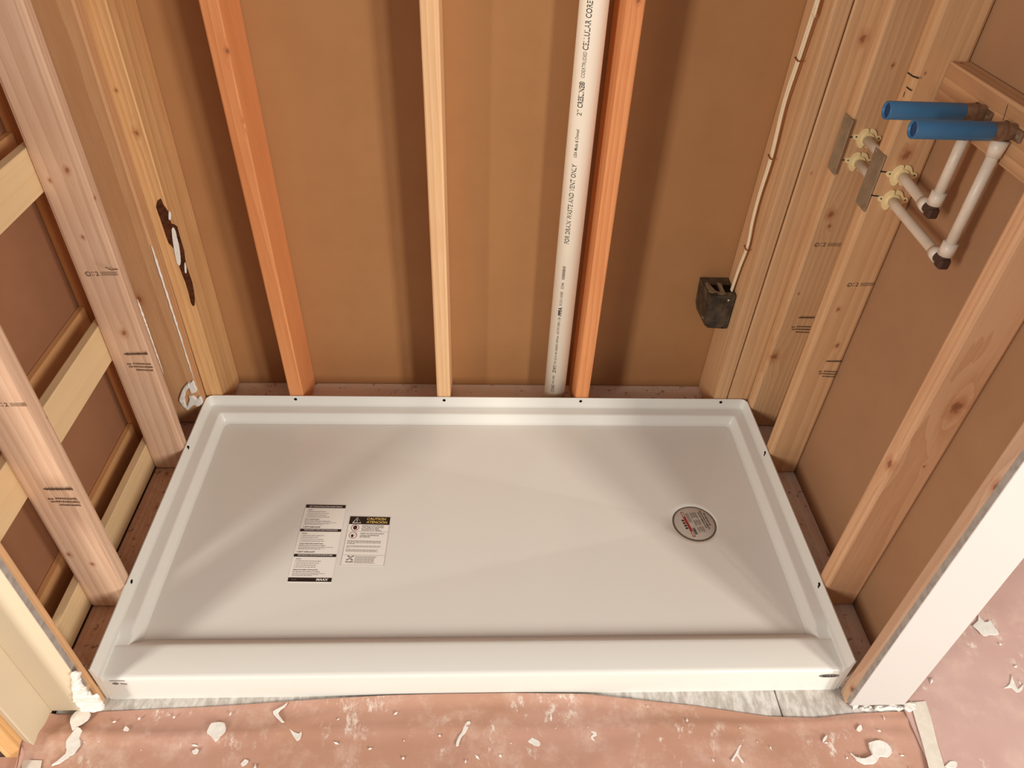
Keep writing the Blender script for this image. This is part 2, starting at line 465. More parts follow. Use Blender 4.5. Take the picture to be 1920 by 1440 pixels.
ST['c2'] = beam('wall_stud', 'shaded corner stud with first steel nail plate and big oval knots', 'stud', 0.7625, 0.8505, -0.040, -0.001, Z0, TOPZ, HONEY, lean=0.006, bev=.006,
     knots=[([(0.7900, -0.0400, 0.7127)][0], .010), ([(0.7973, -0.0400, 0.6829)][0], .005), ([(0.7756, -0.0400, 0.2951)][0], .013), ([(0.8079, -0.0400, 1.0422)][0], .004), ([(0.7825, -0.0400, 0.4951)][0], .003)])
ST['d1'] = beam('wall_stud', 'pine stud pierced by both water pipes beneath the blue sleeves', 'stud', 0.7625, 0.8505, -0.2215, -0.183, Z0, TOPZ, HONEY, bev=.007,
     knots=[([(0.7770, -0.2215, 1.0827)][0], .003), ([(0.8030, -0.2215, 0.9327)][0], .012), ([(0.8218, -0.2215, 0.4724)][0], .006), ([(0.7900, -0.2215, 0.5740)][0], .005)])
ST['d2'] = beam('wall_stud', 'pine stud with large pale knot on the right wall', 'stud', 0.7625, 0.8505, -0.630, -0.592, Z0, TOPZ, (lin(220, 176, 136), lin(194, 142, 102)), bev=.007,
     knots=[([(0.8192, -0.6300, 0.6485)][0], .016), ([(0.7625, -0.6204, 0.4964)][0], .010), ([(0.8240, -0.6300, 0.4996)][0], .003)])
ST['jr'] = beam('jamb_stud', 'pine stud lining the white drywall end of right wall', 'stud', 0.7625, 0.8505, -0.837, -0.8105, FZ + .0005, TOPZ, (lin(214, 178, 148), lin(186, 144, 112)),
     knots=[([(0.7625, -0.8337, 0.0483)][0], .008), ([(0.7625, -0.8380, 0.6754)][0], .010)])
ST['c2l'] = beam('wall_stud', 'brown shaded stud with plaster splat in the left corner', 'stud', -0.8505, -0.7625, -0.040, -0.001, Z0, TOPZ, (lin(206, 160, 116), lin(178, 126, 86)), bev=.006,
     knots=[([(-0.8320, -0.0400, 0.4502)][0], .009)])
ST['a'] = beam('wall_stud', 'tan stud on left wall stamped with grade mark near plaster splat', 'stud', -0.8505, -0.7625, -0.213, -0.1755, Z0, TOPZ, TAN, bev=.008,
     knots=[([(-0.7892, -0.2130, 0.8578)][0], .006), ([(-0.8286, -0.2130, 0.8377)][0], .004), ([(-0.8079, -0.2130, 0.7167)][0], .004), ([(-0.7988, -0.2130, 0.4778)][0], .008), ([(-0.7625, -0.2012, 0.7974)][0], .004)])
ST['b'] = beam('wall_stud', 'pinkish tan stud beside the cream drywall end on left wall', 'stud', -0.8505, -0.7625, -0.622, -0.584, Z0, TOPZ, (lin(224, 192, 164), lin(196, 154, 124)), bev=.008,
     knots=[([(-0.7625, -0.5896, 0.5762)][0], .003), ([(-0.7978, -0.6220, 0.1947)][0], .005), ([(-0.8322, -0.6220, 0.2271)][0], .006)])
ST['jl'] = beam('jamb_board', 'thin wooden jamb board lining the cream drywall end', 'jamb', -0.8505, -0.7625, -0.8235, -0.8065, FZ + .0005, TOPZ, (lin(226, 182, 134), lin(196, 146, 102)), bev=.002)
beam('door_post', 'raw pine door post behind the cream drywall return', 'post', -0.905, -0.8665, -0.920, -0.826, FZ + .0005, TOPZ, (lin(238, 194, 134), lin(206, 150, 92)), bev=.003)
pk = empty('pocket_door_frame', (-.89, -.46, FZ), 'pocket door frame of pale horizontal slats behind the left wall studs', 'door frame')
def part_of(o, root):
    for k in ('category', 'group', 'label'):
        if k in o: del o[k]
    o.parent = root; o.location = o.location - root.location
    return o
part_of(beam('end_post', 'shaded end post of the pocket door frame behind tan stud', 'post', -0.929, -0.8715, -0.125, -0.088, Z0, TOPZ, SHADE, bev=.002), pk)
# pocket door frame: near slats nailed behind the studs, far slats against the drywall
for (za, zb, w) in ((0.810, 0.898, 'level with the blue pipe sleeves'), (0.395, 0.492, 'at mid height behind the left studs'), (0.040, 0.122, 'lying low along the left sole plate')):
    part_of(beam('near_slat', 'pale horizontal pocket frame slat %s' % w, 'slat', -0.8705, -0.8515, -0.803, -0.165, za, zb, SLAT, axis=1, bev=.0015, band=0.35), pk)
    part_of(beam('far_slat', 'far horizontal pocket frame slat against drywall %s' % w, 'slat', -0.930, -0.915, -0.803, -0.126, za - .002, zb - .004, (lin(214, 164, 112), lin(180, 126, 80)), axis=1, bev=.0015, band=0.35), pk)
# backing block for the faucet fittings
blk = beam('backing_block', 'horizontal wooden backing block carrying the blue pipe sleeves', 'block', 0.8125, 0.8505, -0.591, -0.2225, 1.016, 1.105, (lin(204, 160, 118), lin(166, 120, 82)), axis=1, bev=.003,
     knots=[([(0.8260, -0.2364, 1.1050)][0], .004)])

# grade stamps, pencil marks
def grade_stamp(st, plane_y, p, q, kind):
    """stamp from p to q (left, right ends) on a stud face looking towards the room"""
    p, q = Vector(p), Vector(q); xd = (q - p).normalized(); L = (q - p).length
    yd = Vector((0, -1, 0)).cross(xd) * -1
    n = Vector((0, -1, 0)); yd = n.cross(xd)
    o = p + n * 0.0005
    if kind == 'grade':
        h = L * 0.17
        bm = tube_ring(o + xd * h * .55 + yd * h * .4, xd, yd, h * .52, h * .36)
        obj('grade_stamp', bm, M['stamp_ink'], st)
        lettering('S', st, M['stamp_ink'], o + xd * h * .3 + yd * h * .1, xd, yd, h * .55, name='grade_stamp')
        lettering('2', st, M['stamp_ink'], o + xd * h * 1.9, xd, yd, h * .9, bold=.02, name='grade_stamp')
        bm = bmesh.new()
        for k in range(3): quad_bm(o, xd, yd, h * 2.9, L, h * (.1 + .3 * k), h * (.22 + .3 * k), 0, bm)
        quad_bm(o, xd, yd, h * 1.15, h * 1.7, h * .1, h * .22, 0, bm); quad_bm(o, xd, yd, h * 1.15, h * 1.7, h * .7, h * .82, 0, bm)
        obj('grade_stamp', bm, M['stamp_ink'], st)
    elif kind == 'bar':
        bm = quad_bm(o, xd, yd, 0, L, 0, L * .07, 0)
        k = L * .1
        while k < L:
            w = random.uniform(.01, .03) * L; quad_bm(o, xd, yd, k, min(k + w, L), -L * .05, L * .14, 0, bm); k += w + random.uniform(.02, .05) * L
        obj('grade_stamp', bm, M['stamp_ink'], st)
    else:
        bm = bmesh.new()
        for (a, b, y) in ((.0, .18, .12), (.05, .2, -.02), (.25, .95, .16), (.22, 1.0, .0), (.3, .98, -.17)):
            x = a
            while x < b:
                w = random.uniform(.02, .06); quad_bm(o, xd, yd, x * L, min(x + w, b) * L, y * L, (y + .085) * L, 0, bm); x += w + random.uniform(.008, .02)
        obj('grade_stamp', bm, M['stamp_ink'], st)

def tube_ring(c, xd, yd, r1, r0, n=24):
    bm = bmesh.new(); a = []; b = []
    for k in range(n):
        d = xd * math.cos(k / n * math.tau) + yd * math.sin(k / n * math.tau)
        a.append(bm.verts.new(c + d * r1)); b.append(bm.verts.new(c + d * r0))
    for k in range(n): bm.faces.new((a[k], a[(k + 1) % n], b[(k + 1) % n], b[k]))
    return bm

for st, yv, ends, kind in (
    ('a', -.213, [(-0.8315, -0.2130, 0.6263), (-0.7650, -0.2130, 0.6276)], 'grade'),
    ('a', -.213, [(-0.8157, -0.2130, 0.4174), (-0.7630, -0.2130, 0.4197)], 'bar'),
    ('a', -.213, [(-0.8180, -0.2130, 0.3815), (-0.7623, -0.2130, 0.3790)], 'text'),
    ('b', -.622, [(-0.8135, -0.6220, 0.6302), (-0.7595, -0.6220, 0.6307)], 'grade'),
    ('b', -.622, [(-0.8103, -0.6220, 0.4236), (-0.7569, -0.6220, 0.4236)], 'bar'),
    ('b', -.622, [(-0.8123, -0.6220, 0.3892), (-0.7571, -0.6220, 0.3861)], 'text'),
    ('c2', -.04, [(0.7773, -0.0400, 0.6291), (0.8418, -0.0400, 0.6304)], 'grade'),
    ('c2', -.04, [(0.8029, -0.0400, 0.4224), (0.8460, -0.0400, 0.4231)], 'bar'),
    ('c2', -.04, [(0.7943, -0.0400, 0.3851), (0.8469, -0.0400, 0.3842)], 'text'),
    ('d1', -.2215, [(0.7875, -0.2215, 0.6344), (0.8463, -0.2215, 0.6368)], 'grade'),
    ('d1', -.2215, [(0.8094, -0.2215, 0.4246), (0.8468, -0.2215, 0.4250)], 'bar'),
    ('d1', -.2215, [(0.8020, -0.2215, 0.3867), (0.8489, -0.2215, 0.3839)], 'text')):
    grade_stamp(ST[st], yv, ends[0], ends[1], kind)

for st, pts, nrm, w in (
    ('d1', [(0.7625, -0.1908, 1.0736), (0.7625, -0.2121, 1.0738), (0.7625, -0.2326, 1.0767)], (-1,0,0), .0026),
    ('d1', [(0.7625, -0.2048, 1.0527), (0.7625, -0.2243, 1.0526)], (-1,0,0), .0026),
    ('d1', [(0.7625, -0.2055, 1.0443), (0.7625, -0.2069, 1.0352)], (-1,0,0), .0022),
    ('c2', [(0.7714, -0.0400, 0.8937), (0.7888, -0.0400, 0.8942)], (0,-1,0), .0028),
    ('c2', [(0.7724, -0.0400, 0.8427), (0.7901, -0.0400, 0.8431)], (0,-1,0), .0028),
    ('d1', [(0.7613, -0.2215, 0.8983), (0.7812, -0.2215, 0.8966)], (0,-1,0), .0028),
    ('d1', [(0.7627, -0.2215, 0.8481), (0.7831, -0.2215, 0.8462)], (0,-1,0), .0028)):
    stroke(ST[st], pts, nrm, w, M['ink'])
stroke(blk, [(0.8125, -0.4148, 1.0967), (0.8125, -0.4204, 1.0744)], (-1,0,0), .002, M['stamp_ink'])
stroke(ST['a'], [(-0.7625, -0.2534, 0.6729), (-0.7625, -0.2365, 0.6563), (-0.7625, -0.2110, 0.6419)], (1,0,0), .002, M['stamp_ink'])

# bark left on the corner stud, dried glue on it
for nm, pts, th, mt_ in (
    ('bark_patch', [(-0.7417, 0.0010, 0.6763), (-0.7277, 0.0010, 0.6975), (-0.7248, 0.0010, 0.6819), (-0.7191, 0.0010, 0.6675), (-0.7194, 0.0010, 0.6339), (-0.7090, 0.0010, 0.6272), (-0.7089, 0.0010, 0.5640), (-0.7134, 0.0010, 0.5201), (-0.7116, 0.0010, 0.4748), (-0.7164, 0.0010, 0.4278), (-0.7223, 0.0010, 0.4085), (-0.7286, 0.0010, 0.4149), (-0.7271, 0.0010, 0.4745), (-0.7311, 0.0010, 0.5198), (-0.7293, 0.0010, 0.5665), (-0.7393, 0.0010, 0.5848), (-0.7406, 0.0010, 0.6266)], .0016, 'bark'),
    ('glue_drip', [(-0.7173, -0.0010, 0.6673), (-0.7136, -0.0010, 0.6633), (-0.7165, -0.0010, 0.6472), (-0.7214, -0.0010, 0.6471)], .001, 'plaster'),
    ('glue_drip', [(-0.7220, -0.0010, 0.6212), (-0.7152, -0.0010, 0.6241), (-0.7151, -0.0010, 0.6005), (-0.7179, -0.0010, 0.5650), (-0.7227, -0.0010, 0.5359), (-0.7307, -0.0010, 0.5239), (-0.7330, -0.0010, 0.5445), (-0.7297, -0.0010, 0.5720)], .0012, 'plaster'),
    ('glue_drip', [(-0.7150, -0.0010, 0.5316), (-0.7121, -0.0010, 0.5332), (-0.7174, -0.0010, 0.5063), (-0.7212, -0.0010, 0.5062)], .001, 'plaster')):
    obj(nm, plate_bm(pts, (0, -1, 0), th, 0.0008, close_smooth=2), M[mt_], ST['corner'])

def bead(name, parent, p, q, r, n=40, mat='plaster'):
    p, q = Vector(p), Vector(q)
    pts = [p.lerp(q, i / n) + Vector((random.uniform(-1, 1), random.uniform(-1, 1), 0)) * r * .15 for i in range(n + 1)]
    rs = [r * random.uniform(.6, 1.2) * (1.35 - .8 * i / n) * min(1, .3 + 6 * min(i, n - i) / n) for i in range(n + 1)]
    return obj(name, tube_bm(pts, rs, 7), M[mat], parent, True)
bead('glue_bead', ST['c2l'], (-.7635, -.0400, .60), (-.7635, -.0405, .20), .0026)
bead('glue_bead', ST['a'], (-.7630, -.1765, .545), (-.7630, -.1765, .33), .0018)

# ================================================================== SHOWER PAN
XO, YF = 0.762, -0.803
pan = empty('shower_pan', (0, -0.40, FZ), 'white acrylic shower pan with raised flange and right-hand drain', 'shower pan')

def uring(d, r, yf, ns=8, along=24):
    """points of a U path (left front -> back -> right front) inset by d, corner radius r"""
    x, yb = XO - d, -d
    pts = [(-x, yf + (yb - r - yf) * i / along) for i in range(along)]
    pts += [(-x + r - r * math.cos(a), yb - r + r * math.sin(a)) for a in [math.pi / 2 * i / ns for i in range(ns + 1)]]
    pts += [(-x + r + (2 * x - 2 * r) * i / (2 * along), yb) for i in range(1, 2 * along)]
    pts += [(x - r + r * math.sin(a), yb - r + r * math.cos(a)) for a in [math.pi / 2 * i / ns for i in range(ns + 1)]]
    pts += [(x, yb - r + (yf - yb + r) * i / along) for i in range(1, along + 1)]
    return pts

def sweep_u(bm, sect, yf, ramp=None):
    rows = []
    for (d, z, r) in sect:
        row = [Vector((x, y, z)) for x, y in uring(d, r, yf)]
        if ramp:
            for (ry, rz) in ramp:
                row = [Vector((row[0].x, ry, min(z, rz)))] + row + [Vector((row[-1].x, ry, min(z, rz)))]
        rows.append([bm.verts.new(p) for p in row])
    for a, b in zip(rows, rows[1:]):
        for i in range(len(a) - 1): bm.faces.new((a[i], a[i + 1], b[i + 1], b[i]))
    return rows

bm = bmesh.new()
rows = sweep_u(bm, [(0, FZ, .020), (0, .1085, .020), (.0008, .1098, .020), (.0035, .1102, .018), (.0045, .1090, .017), (.0075, .086, .014), (.0090, .0815, .013), (.0130, .0797, .012), (.0132, .060, .012)], -.8045)
for end in (0, -1):
    vs = [r[end] for r in rows] + [bm.verts.new(Vector((rows[-1][end].co.x, -.8045, FZ)))]
    bm.faces.new(vs)
sweep_u(bm, [(.0060, .0796, .014), (.0125, .0798, .012), (.020, .0790, .012), (.0345, .0778, .010), (.0375, .0770, .010), (.0395, .0745, .010), (.0455, .0560, .012), (.0480, .0515, .014), (.0525, .0488, .016)], -.700, ((-.7125, .0703), (-.745, .0703)))
# threshold
sec = [(-.7000, .0478), (-.7080, .0482), (-.7120, .0505), (-.7240, .0655), (-.7275, .0692), (-.7330, .0712), (-.7400, .0715), (-.7940, .0712), (-.8000, .0700), (-.8030, .0670), (-.8042, .0630), (-.8062, .020), (-.8070, FZ)]
n = 40; xs = [-.7535 + 1.507 * i / n for i in range(n + 1)]
rows = [[bm.verts.new(Vector((x, y, z))) for x in xs] for y, z in sec]
for a, b in zip(rows, rows[1:]):
    for i in range(n): bm.faces.new((a[i], b[i], b[i + 1], a[i + 1]))
# floor falling to the drain
DX, DY, DR = 0.537, -0.388, 0.0575
def floor_edge(th):
    """rounded-rectangle border hit by a ray from the drain"""
    dx, dy = math.cos(th), math.sin(th)
    xl, xr, yb, yf = -.7105, .7105, -.0515, -.7065
    t = min([(xr - DX) / dx if dx > 1e-9 else 9, (xl - DX) / dx if dx < -1e-9 else 9, (yb - DY) / dy if dy > 1e-9 else 9, (yf - DY) / dy if dy < -1e-9 else 9])
    return Vector((DX + dx * t, DY + dy * t))
angs = sorted(set([math.tau * i / 144 for i in range(144)] + [math.atan2(y - DY, x - DX) % math.tau for x in (-.7105, .7105) for y in (-.0515, -.7065)]))
rings = []
radii = [(-2, 0), (-1, 0)] + [(0, s) for s in (0, .03, .08, .15, .25, .4, .55, .7, .85, .95, 1.0)]
for k, s in radii:
    ring = []
    for th in angs:
        c = Vector((DX + math.cos(th) * DR, DY + math.sin(th) * DR)); e = floor_edge(th)
        if k == -2: p = Vector((DX + math.cos(th) * (DR - .004), DY + math.sin(th) * (DR - .004))); z = .020
        elif k == -1: p = Vector((DX + math.cos(th) * (DR - .003), DY + math.sin(th) * (DR - .003))); z = .0295
        else:
            p = c.lerp(e, s); z = .0325 + .0160 * s
        ring.append(bm.verts.new(Vector((p.x, p.y, z))))
    rings.append(ring)
K = len(angs)
for a, b in zip(rings, rings[1:]):
    for i in range(K): bm.faces.new((a[i], b[i], b[(i + 1) % K], a[(i + 1) % K]))
bm.faces.new(rings[0][::-1])
bmesh.ops.recalc_face_normals(bm, faces=bm.faces[:])
body = obj('pan_body', bm, M['acrylic'], pan, True)
try:
    body.data.set_sharp_from_angle(angle=math.radians(50))
except Exception: pass

# screw holes in the flange
def disc_bm(c, nrm, r, rx=1.0, n=16, t=0.0):
    nn = Vector(nrm).normalized(); u = nn.orthogonal().normalized(); v = nn.cross(u)
    b = bmesh.new(); b.faces.new([b.verts.new(Vector(c) + nn * t + u * math.cos(k / n * math.tau) * r + v * math.sin(k / n * math.tau) * r * rx) for k in range(n)])
    return b
for x in (-.519, -.106, .281, .686):
    obj('screw_hole', tube_bm([(x, -.004, .1005), (x, -.0068, .1003)], .0042, 14), M['hole'], pan)
for (x, y) in ((-1, -.194), (-1, -.598), (1, -.205), (1, -.615)):
    s = 1 if x < 0 else -1
    obj('screw_hole', tube_bm([(x * .7575, y, .0985), (x * .7552, y, .0983)], .0045, 14), M['hole'], pan)
    if (x, y) != (-1, -.598):
        obj('screw_hole', tube_bm([(x * .7575, y - .002, .0915 if x > 0 else .1035), (x * .7548, y - .002, .0913 if x > 0 else .1033)], .0032, 10), M['hole'], pan)
# maker's oval badge and approval mark on the apron
bd = obj('badge', None or tube_bm([(0.723, -.8040, .052), (0.723, -.8058, .052)], 1.0, 40), M['chrome'], None)
bd.parent = pan
for v in bd.data.vertices:
    v.co.x = .723 + (v.co.x - .723) * .0215; v.co.z = .052 + (v.co.z - .052) * .0062
bd.data.transform(Matrix.Translation(-pan.location))
bd['label'] = 'small grey oval badge on the apron'
lettering('MAAX', bd, M['ink'], (.7085, -.8061, .0495), (1, 0, 0), (0, 0, 1), .0055, .029, slant=.2, bold=.02)
bm = quad_bm((-.735, -.8049, .0605), (1, 0, 0), (0, 0, 1), 0, .029, .004, .0055, 0)
pts = [(.002 + .014 * (k / 10), .0000 + .0035 * math.sin(math.pi * k / 10)) for k in range(11)] + [(.016 - .014 * (k / 10), -.0040 * math.sin(math.pi * k / 10)) for k in range(1, 10)]
bm.faces.new([bm.verts.new((-.735 + a, -.8054, .0555 + b)) for a, b in pts])
for k in range(4): quad_bm((-.735, -.8054, .0555), (1, 0, 0), (0, 0, 1), .019 + .003 * k, .021 + .003 * k, -.003 - .0006 * k, .002 - .0006 * k, 0, bm)
obj('approval_mark', bm, M['ink_grey'], pan)

# drain cover with its sticker
dr = empty('drain_cover', (DX, DY, .029), 'round grey drain cover with a red and black printed sticker', 'drain cover')
obj('seal_ring', tube_bm([(DX + math.cos(a) * .0525, DY + math.sin(a) * .0525, .0305) for a in [math.tau * k / 48 for k in range(49)]], .0016, 6, False), M['rim_grey'], dr, True)
bm = bmesh.new(); rr = []
for (r, z) in ((.0530, .0290), (.0515, .0312), (.049, .0318), (.020, .0320)):
    rr.append([bm.verts.new((DX + math.cos(math.tau * k / 48) * r, DY + math.sin(math.tau * k / 48) * r, z)) for k in range(48)])
for a, b in zip(rr, rr[1:]):
    for k in range(48): bm.faces.new((a[k], a[(k + 1) % 48], b[(k + 1) % 48], b[k]))
bm.faces.new(rr[-1])
disc = obj('cover_disc', bm, M['label_grey'], dr, True)
# print frame of the sticker: its lines run towards the front, turned about 70 degrees
ang = math.radians(-78)
dxd, dyd = Vector((math.cos(ang), math.sin(ang), 0)), Vector((-math.sin(ang), math.cos(ang), 0))
O = Vector((DX, DY, .0324))
bm = quad_bm(O, dxd, dyd, -.040, .040, -.0215, -.0150, 0)
obj('red_band', bm, M['label_red'], disc)
for x in (-.0385, .0235):
    obj('band_window', quad_bm(O + Vector((0, 0, .0002)), dxd, dyd, x, x + .014, -.0200, -.0165, 0), M['label_grey'], disc)
bm = bmesh.new()
for k in range(4): quad_bm(O, dxd, dyd, -.016 + k * .0082, -.0108 + k * .0082, -.0290, -.0230, 0, bm)
obj('print_block', bm, M['label_black'], disc)
bm = bmesh.new()
for y in (.000, .006, .012):
    for (a, b) in ((-.034, -.012), (-.010, .010), (.013, .032)):
        for k in range(2): quad_bm(O, dxd, dyd, a + random.uniform(0, .002), b - random.uniform(0, .005), y + k * .0026, y + k * .0026 + .0011, 0, bm)
for y in (-.012, -.009, -.006): quad_bm(O, dxd, dyd, -.034, random.uniform(-.005, .004), y, y + .0012, 0, bm)
obj('fine_print', bm, M['ink_grey'], disc)
bm = bmesh.new(); x = .014
while x < .034:
    w = random.choice((.0008, .0014, .0020)); quad_bm(O, dxd, dyd, x, x + w, -.013, -.006, 0, bm); x += w + random.choice((.0008, .0012))
obj('barcode', bm, M['ink'], disc)
for k, (y, a, b) in enumerate(((.0215, -.030, .022), (.0275, -.034, .026), (.0345, -.026, .016))):
    lettering(('DO NOT REMOVE UNTIL', 'INSTALLATION IS COMPLETE', 'TEST BEFORE USE')[k], disc, M['ink'], O + dxd * a + dyd * (y), dxd, dyd, .0036, b - a, bold=.02)

# ================================================================== STICKERS
def floor_z(x, y):
    v = Vector((x - DX, y - DY)); e = floor_edge(math.atan2(v.y, v.x)) - Vector((DX, DY))
    s = max(0, (v.length - DR) / (e.length - DR))
    return .0325 + .0160 * s

def sticker(name, label, tl, tr, bl, rounded):
    """paper sticker on the pan floor; returns root, frame origin (top left), x and down directions, size"""
    a, b, c = [Vector((p[0], p[1], floor_z(p[0], p[1]) + .0004)) for p in (tl, tr, bl)]
    xd = (b - a).normalized(); dn = (c - a); dn = (dn - xd * dn.dot(xd)).normalized()
    w, h = (b - a).length, (c - a).length
    n = dn.cross(xd) * -1
    if n.z < 0: n = -n
    r = .004 if rounded else .0005
    pts = []
    for (cx, cy, a0) in ((r, r, 180), (w - r, r, 270), (w - r, h - r, 0), (r, h - r, 90)):
        for k in range(5):
            t = math.radians(a0 + 90 * k / 4); pts.append(a + xd * (cx + r * math.cos(t)) + dn * (cy + r * math.sin(t)))
    o = obj(name, plate_bm(pts, n, .0003), M['label_white'])
    recenter(o); tag(o, label, 'sticker')
    return o, a + n * .00045, xd, dn, w, h

def bars(o, xd, dn, rects):
    bm = bmesh.new(); yd = -dn
    for (x0, x1, y0, y1) in rects: quad_bm(o, xd, yd, x0, x1, -y1, -y0, 0, bm)
    return bm

# long trilingual installation sticker
st1, o1, x1_, d1_, w1, h1 = sticker('installation_sticker', 'long white instruction sticker with four black bands on the pan floor', (-.4385, -.3365), (-.3385, -.3375), (-.4445, -.5655), True)
mmw = lambda f: f * w1
def tline(par, o, xd, dn, s, x, y, h, L=None, mat='ink', bold=0.0, slant=0.0, lift=.0001):
    return lettering(s, par, M[mat], Vector(o) + xd * x + dn * y + Vector((0, 0, lift)), xd, -dn, h, L, slant, bold)
for (y0, y1, s, r) in ((.002, .0125, 'GET YOUR INSTALLATION GUIDE ONLINE', 1), (.0775, .0855, "TÉLÉCHARGEZ VOTRE GUIDE D'INSTALLATION", 0), (.1510, .1590, 'DESCARGUE SU GUÍA DE INSTALACIÓN EN LÍNEA', 0), (.2160, .2270, None, 1)):
    bnd = obj('black_band', bars(o1, x1_, d1_, [(.001, w1 - .001, y0, y1)]), M['label_black'], st1)
    if s: tline(bnd, o1, x1_, d1_, s, .010, y1 - .0028, .0036, w1 - .020, 'label_white', .01)
    else:
        tline(bnd, o1, x1_, d1_, 'MAAX', w1 - .036, y1 - .003, .0058, .026, 'label_white', .03, .2)
        obj('fine_print', bars(o1 + Vector((0, 0, .0001)), x1_, d1_, [(.008, .020, y0 + .005, y0 + .0062)]), M['ink_grey'], bnd)
for base, (hd, q1, q2) in ((.0125, ('STEPS', 'GOT QUESTIONS?', 'Do not return this item to the store.')), (.0855, ('ÉTAPES', 'VOUS AVEZ DES QUESTIONS?', 'NE PAS retourner cet article au magasin.')), (.159, ('PASOS', '¿PREGUNTAS SOBRE LA INSTALACIÓN?', 'No devuelva este artículo a la tienda.'))):
    tline(st1, o1, x1_, d1_, hd, .008, base + .0075, .0026, .011, 'ink', .01)
    rects = []
    for k in range(4):
        y = base + .0115 + k * .0055; rects.append((.007, .0085, y, y + .0014)); x = .0105
        while x < .066 - random.uniform(0, .02):
            w = random.uniform(.003, .008); rects.append((x, x + w, y, y + .0013)); x += w + .001
    for k in range(3):
        y = base + .0455 + k * .0030; x = .007
        while x < .082 - k * .012 - random.uniform(0, .008):
            w = random.uniform(.003, .009); rects.append((x, x + w, y, y + .0010)); x += w + .0010
    obj('fine_print', bars(o1, x1_, d1_, rects), M['ink_grey'], st1)
    tline(st1, o1, x1_, d1_, q1, .007, base + .0375, .0028, .034 if base < .02 else .056, 'ink', .015)
    tline(st1, o1, x1_, d1_, q2, .007, base + .0425, .0026, .062, 'ink', .01)
    tline(st1, o1, x1_, d1_, '1-877-438-6229', .006, base + .0615, .0036, .041, 'ink', .02, .15)

# caution sticker
st2, o2, x2_, d2_, w2, h2 = sticker('caution_sticker', 'white caution sticker with black header and red pictograms', (-.3255, -.3735), (-.2245, -.3755), (-.3280, -.5195), False)
hb = obj('header_band', bars(o2, x2_, d2_, [(.0012, w2 - .0012, .0012, .0255)]), M['label_black'], st2)
lf = Vector((0, 0, .0001))
tline(hb, o2, x2_, d2_, 'CAUTION', .043, .0115, .0068, .046, 'label_yellow', .01, .1)
tline(hb, o2, x2_, d2_, 'ATENCIÓN', .043, .0215, .0068, .050, 'label_yellow', .01, .1)
P2 = lambda x, y: o2 + x2_ * x + d2_ * y + lf
tri = [(.010, .0215), (.030, .0215), (.020, .0050)]
obj('warning_triangle', tube_bm([P2(*tri[0]), P2(*tri[1]), P2(*tri[2]), P2(*tri[0])], .0006, 6), M['label_white'], hb)
obj('warning_triangle', bars(o2 + lf, x2_, d2_, [(.0193, .0207, .0100, .0165), (.0193, .0207, .0178, .0192)]), M['label_white'], hb)
lines = [(.0012, w2 - .0012, .0470, .0475), (.0012, w2 - .0012, .1160, .1165), (.0005, .0010, .0255, h2 - .001), (w2 - .0012, w2 - .0007, .0255, h2 - .001), (.0005, w2 - .0007, h2 - .0015, h2 - .001)]
obj('frame_line', bars(o2, x2_, d2_, lines), M['ink_grey'], st2)
for (cx, cy, kind) in ((.018, .0362, 'no'), (.0165, .0590, 'glove')):
    c = P2(cx, cy)
    pic = obj('pictogram', tube_ring(c, x2_, -d2_, .0098, .0086, 32), M['label_red'], st2)
    if kind == 'no':
        obj('hand', plate_bm([c + x2_ * a + d2_ * b for a, b in ((-.005, .001), (-.0035, -.004), (-.001, -.0065), (.003, -.006), (.005, -.002), (.0045, .003), (.001, .0065), (-.002, .005))], (0, 0, 1), .00005), M['label_black'], pic)
        obj('bar', tube_bm([c + x2_ * -.0062 + d2_ * -.0062, c + x2_ * .0062 + d2_ * .0062], .0006, 6), M['label_red'], pic)
    else:
        obj('glove', plate_bm([c + x2_ * a + d2_ * b for a, b in ((-.004, .004), (-.005, -.001), (-.001, -.003), (.0015, .001), (.0005, .006), (-.002, .0068))], (0, 0, 1), .00005), M['label_black'], pic)
        obj('glove_cuff', tube_ring(c + x2_ * .003 + d2_ * -.0015, x2_, -d2_, .0036, .0029, 20), M['ink_grey'], pic)
for (s, x, y, L) in (('PLEASE DO NOT RETURN', .034, .0310, .053), ('THIS ITEM TO THE STORE', .034, .0358, .053), ('NO DEVUELVA ESTE', .034, .0405, .042), ('ARTÍCULO A LA TIENDA', .034, .0450, .049),
                     ('WEAR GLOVES FOR SAFETY', .033, .0545, .058), ('UTILICE GUANTES DE', .033, .0600, .045), ('SEGURIDAD', .033, .0645, .025)):
    tline(st2, o2, x2_, d2_, s, x, y, .0027, L, 'ink', .015)
rects = []
for y, L, t in ((.075, .083, .0018), (.0795, .083, .0016), (.083, .020, .0014), (.0895, .083, .0012), (.0925, .080, .0010), (.0955, .012, .0010), (.1005, .077, .0010), (.1030, .077, .0010), (.1055, .077, .0010)):
    x = .006
    while x < L:
        w = random.uniform(.003, .009); rects.append((x, min(x + w, L + .004), y, y + t)); x += w + .0009
for k in range(8):
    x = .030 + random.uniform(0, .001)
    while x < .080 - random.uniform(0, .012): w = random.uniform(.003, .009); rects.append((x, x + w, .1195 + k * .0026, .1205 + k * .0026)); x += w + .0009
obj('fine_print', bars(o2, x2_, d2_, rects), M['ink_grey'], st2)
lettering('X', st2, M['ink'], P2(.010, .1305), x2_, -d2_, .0115, .018, .1, .04)
lettering('X', st2, M['label_white'], P2(.0128, .1290) + lf, x2_, -d2_, .0085, .0125, .1, -.01)
tline(st2, o2, x2_, d2_, 'AcrylX', .010, .1375, .0042, .018, 'ink', .02, .1)

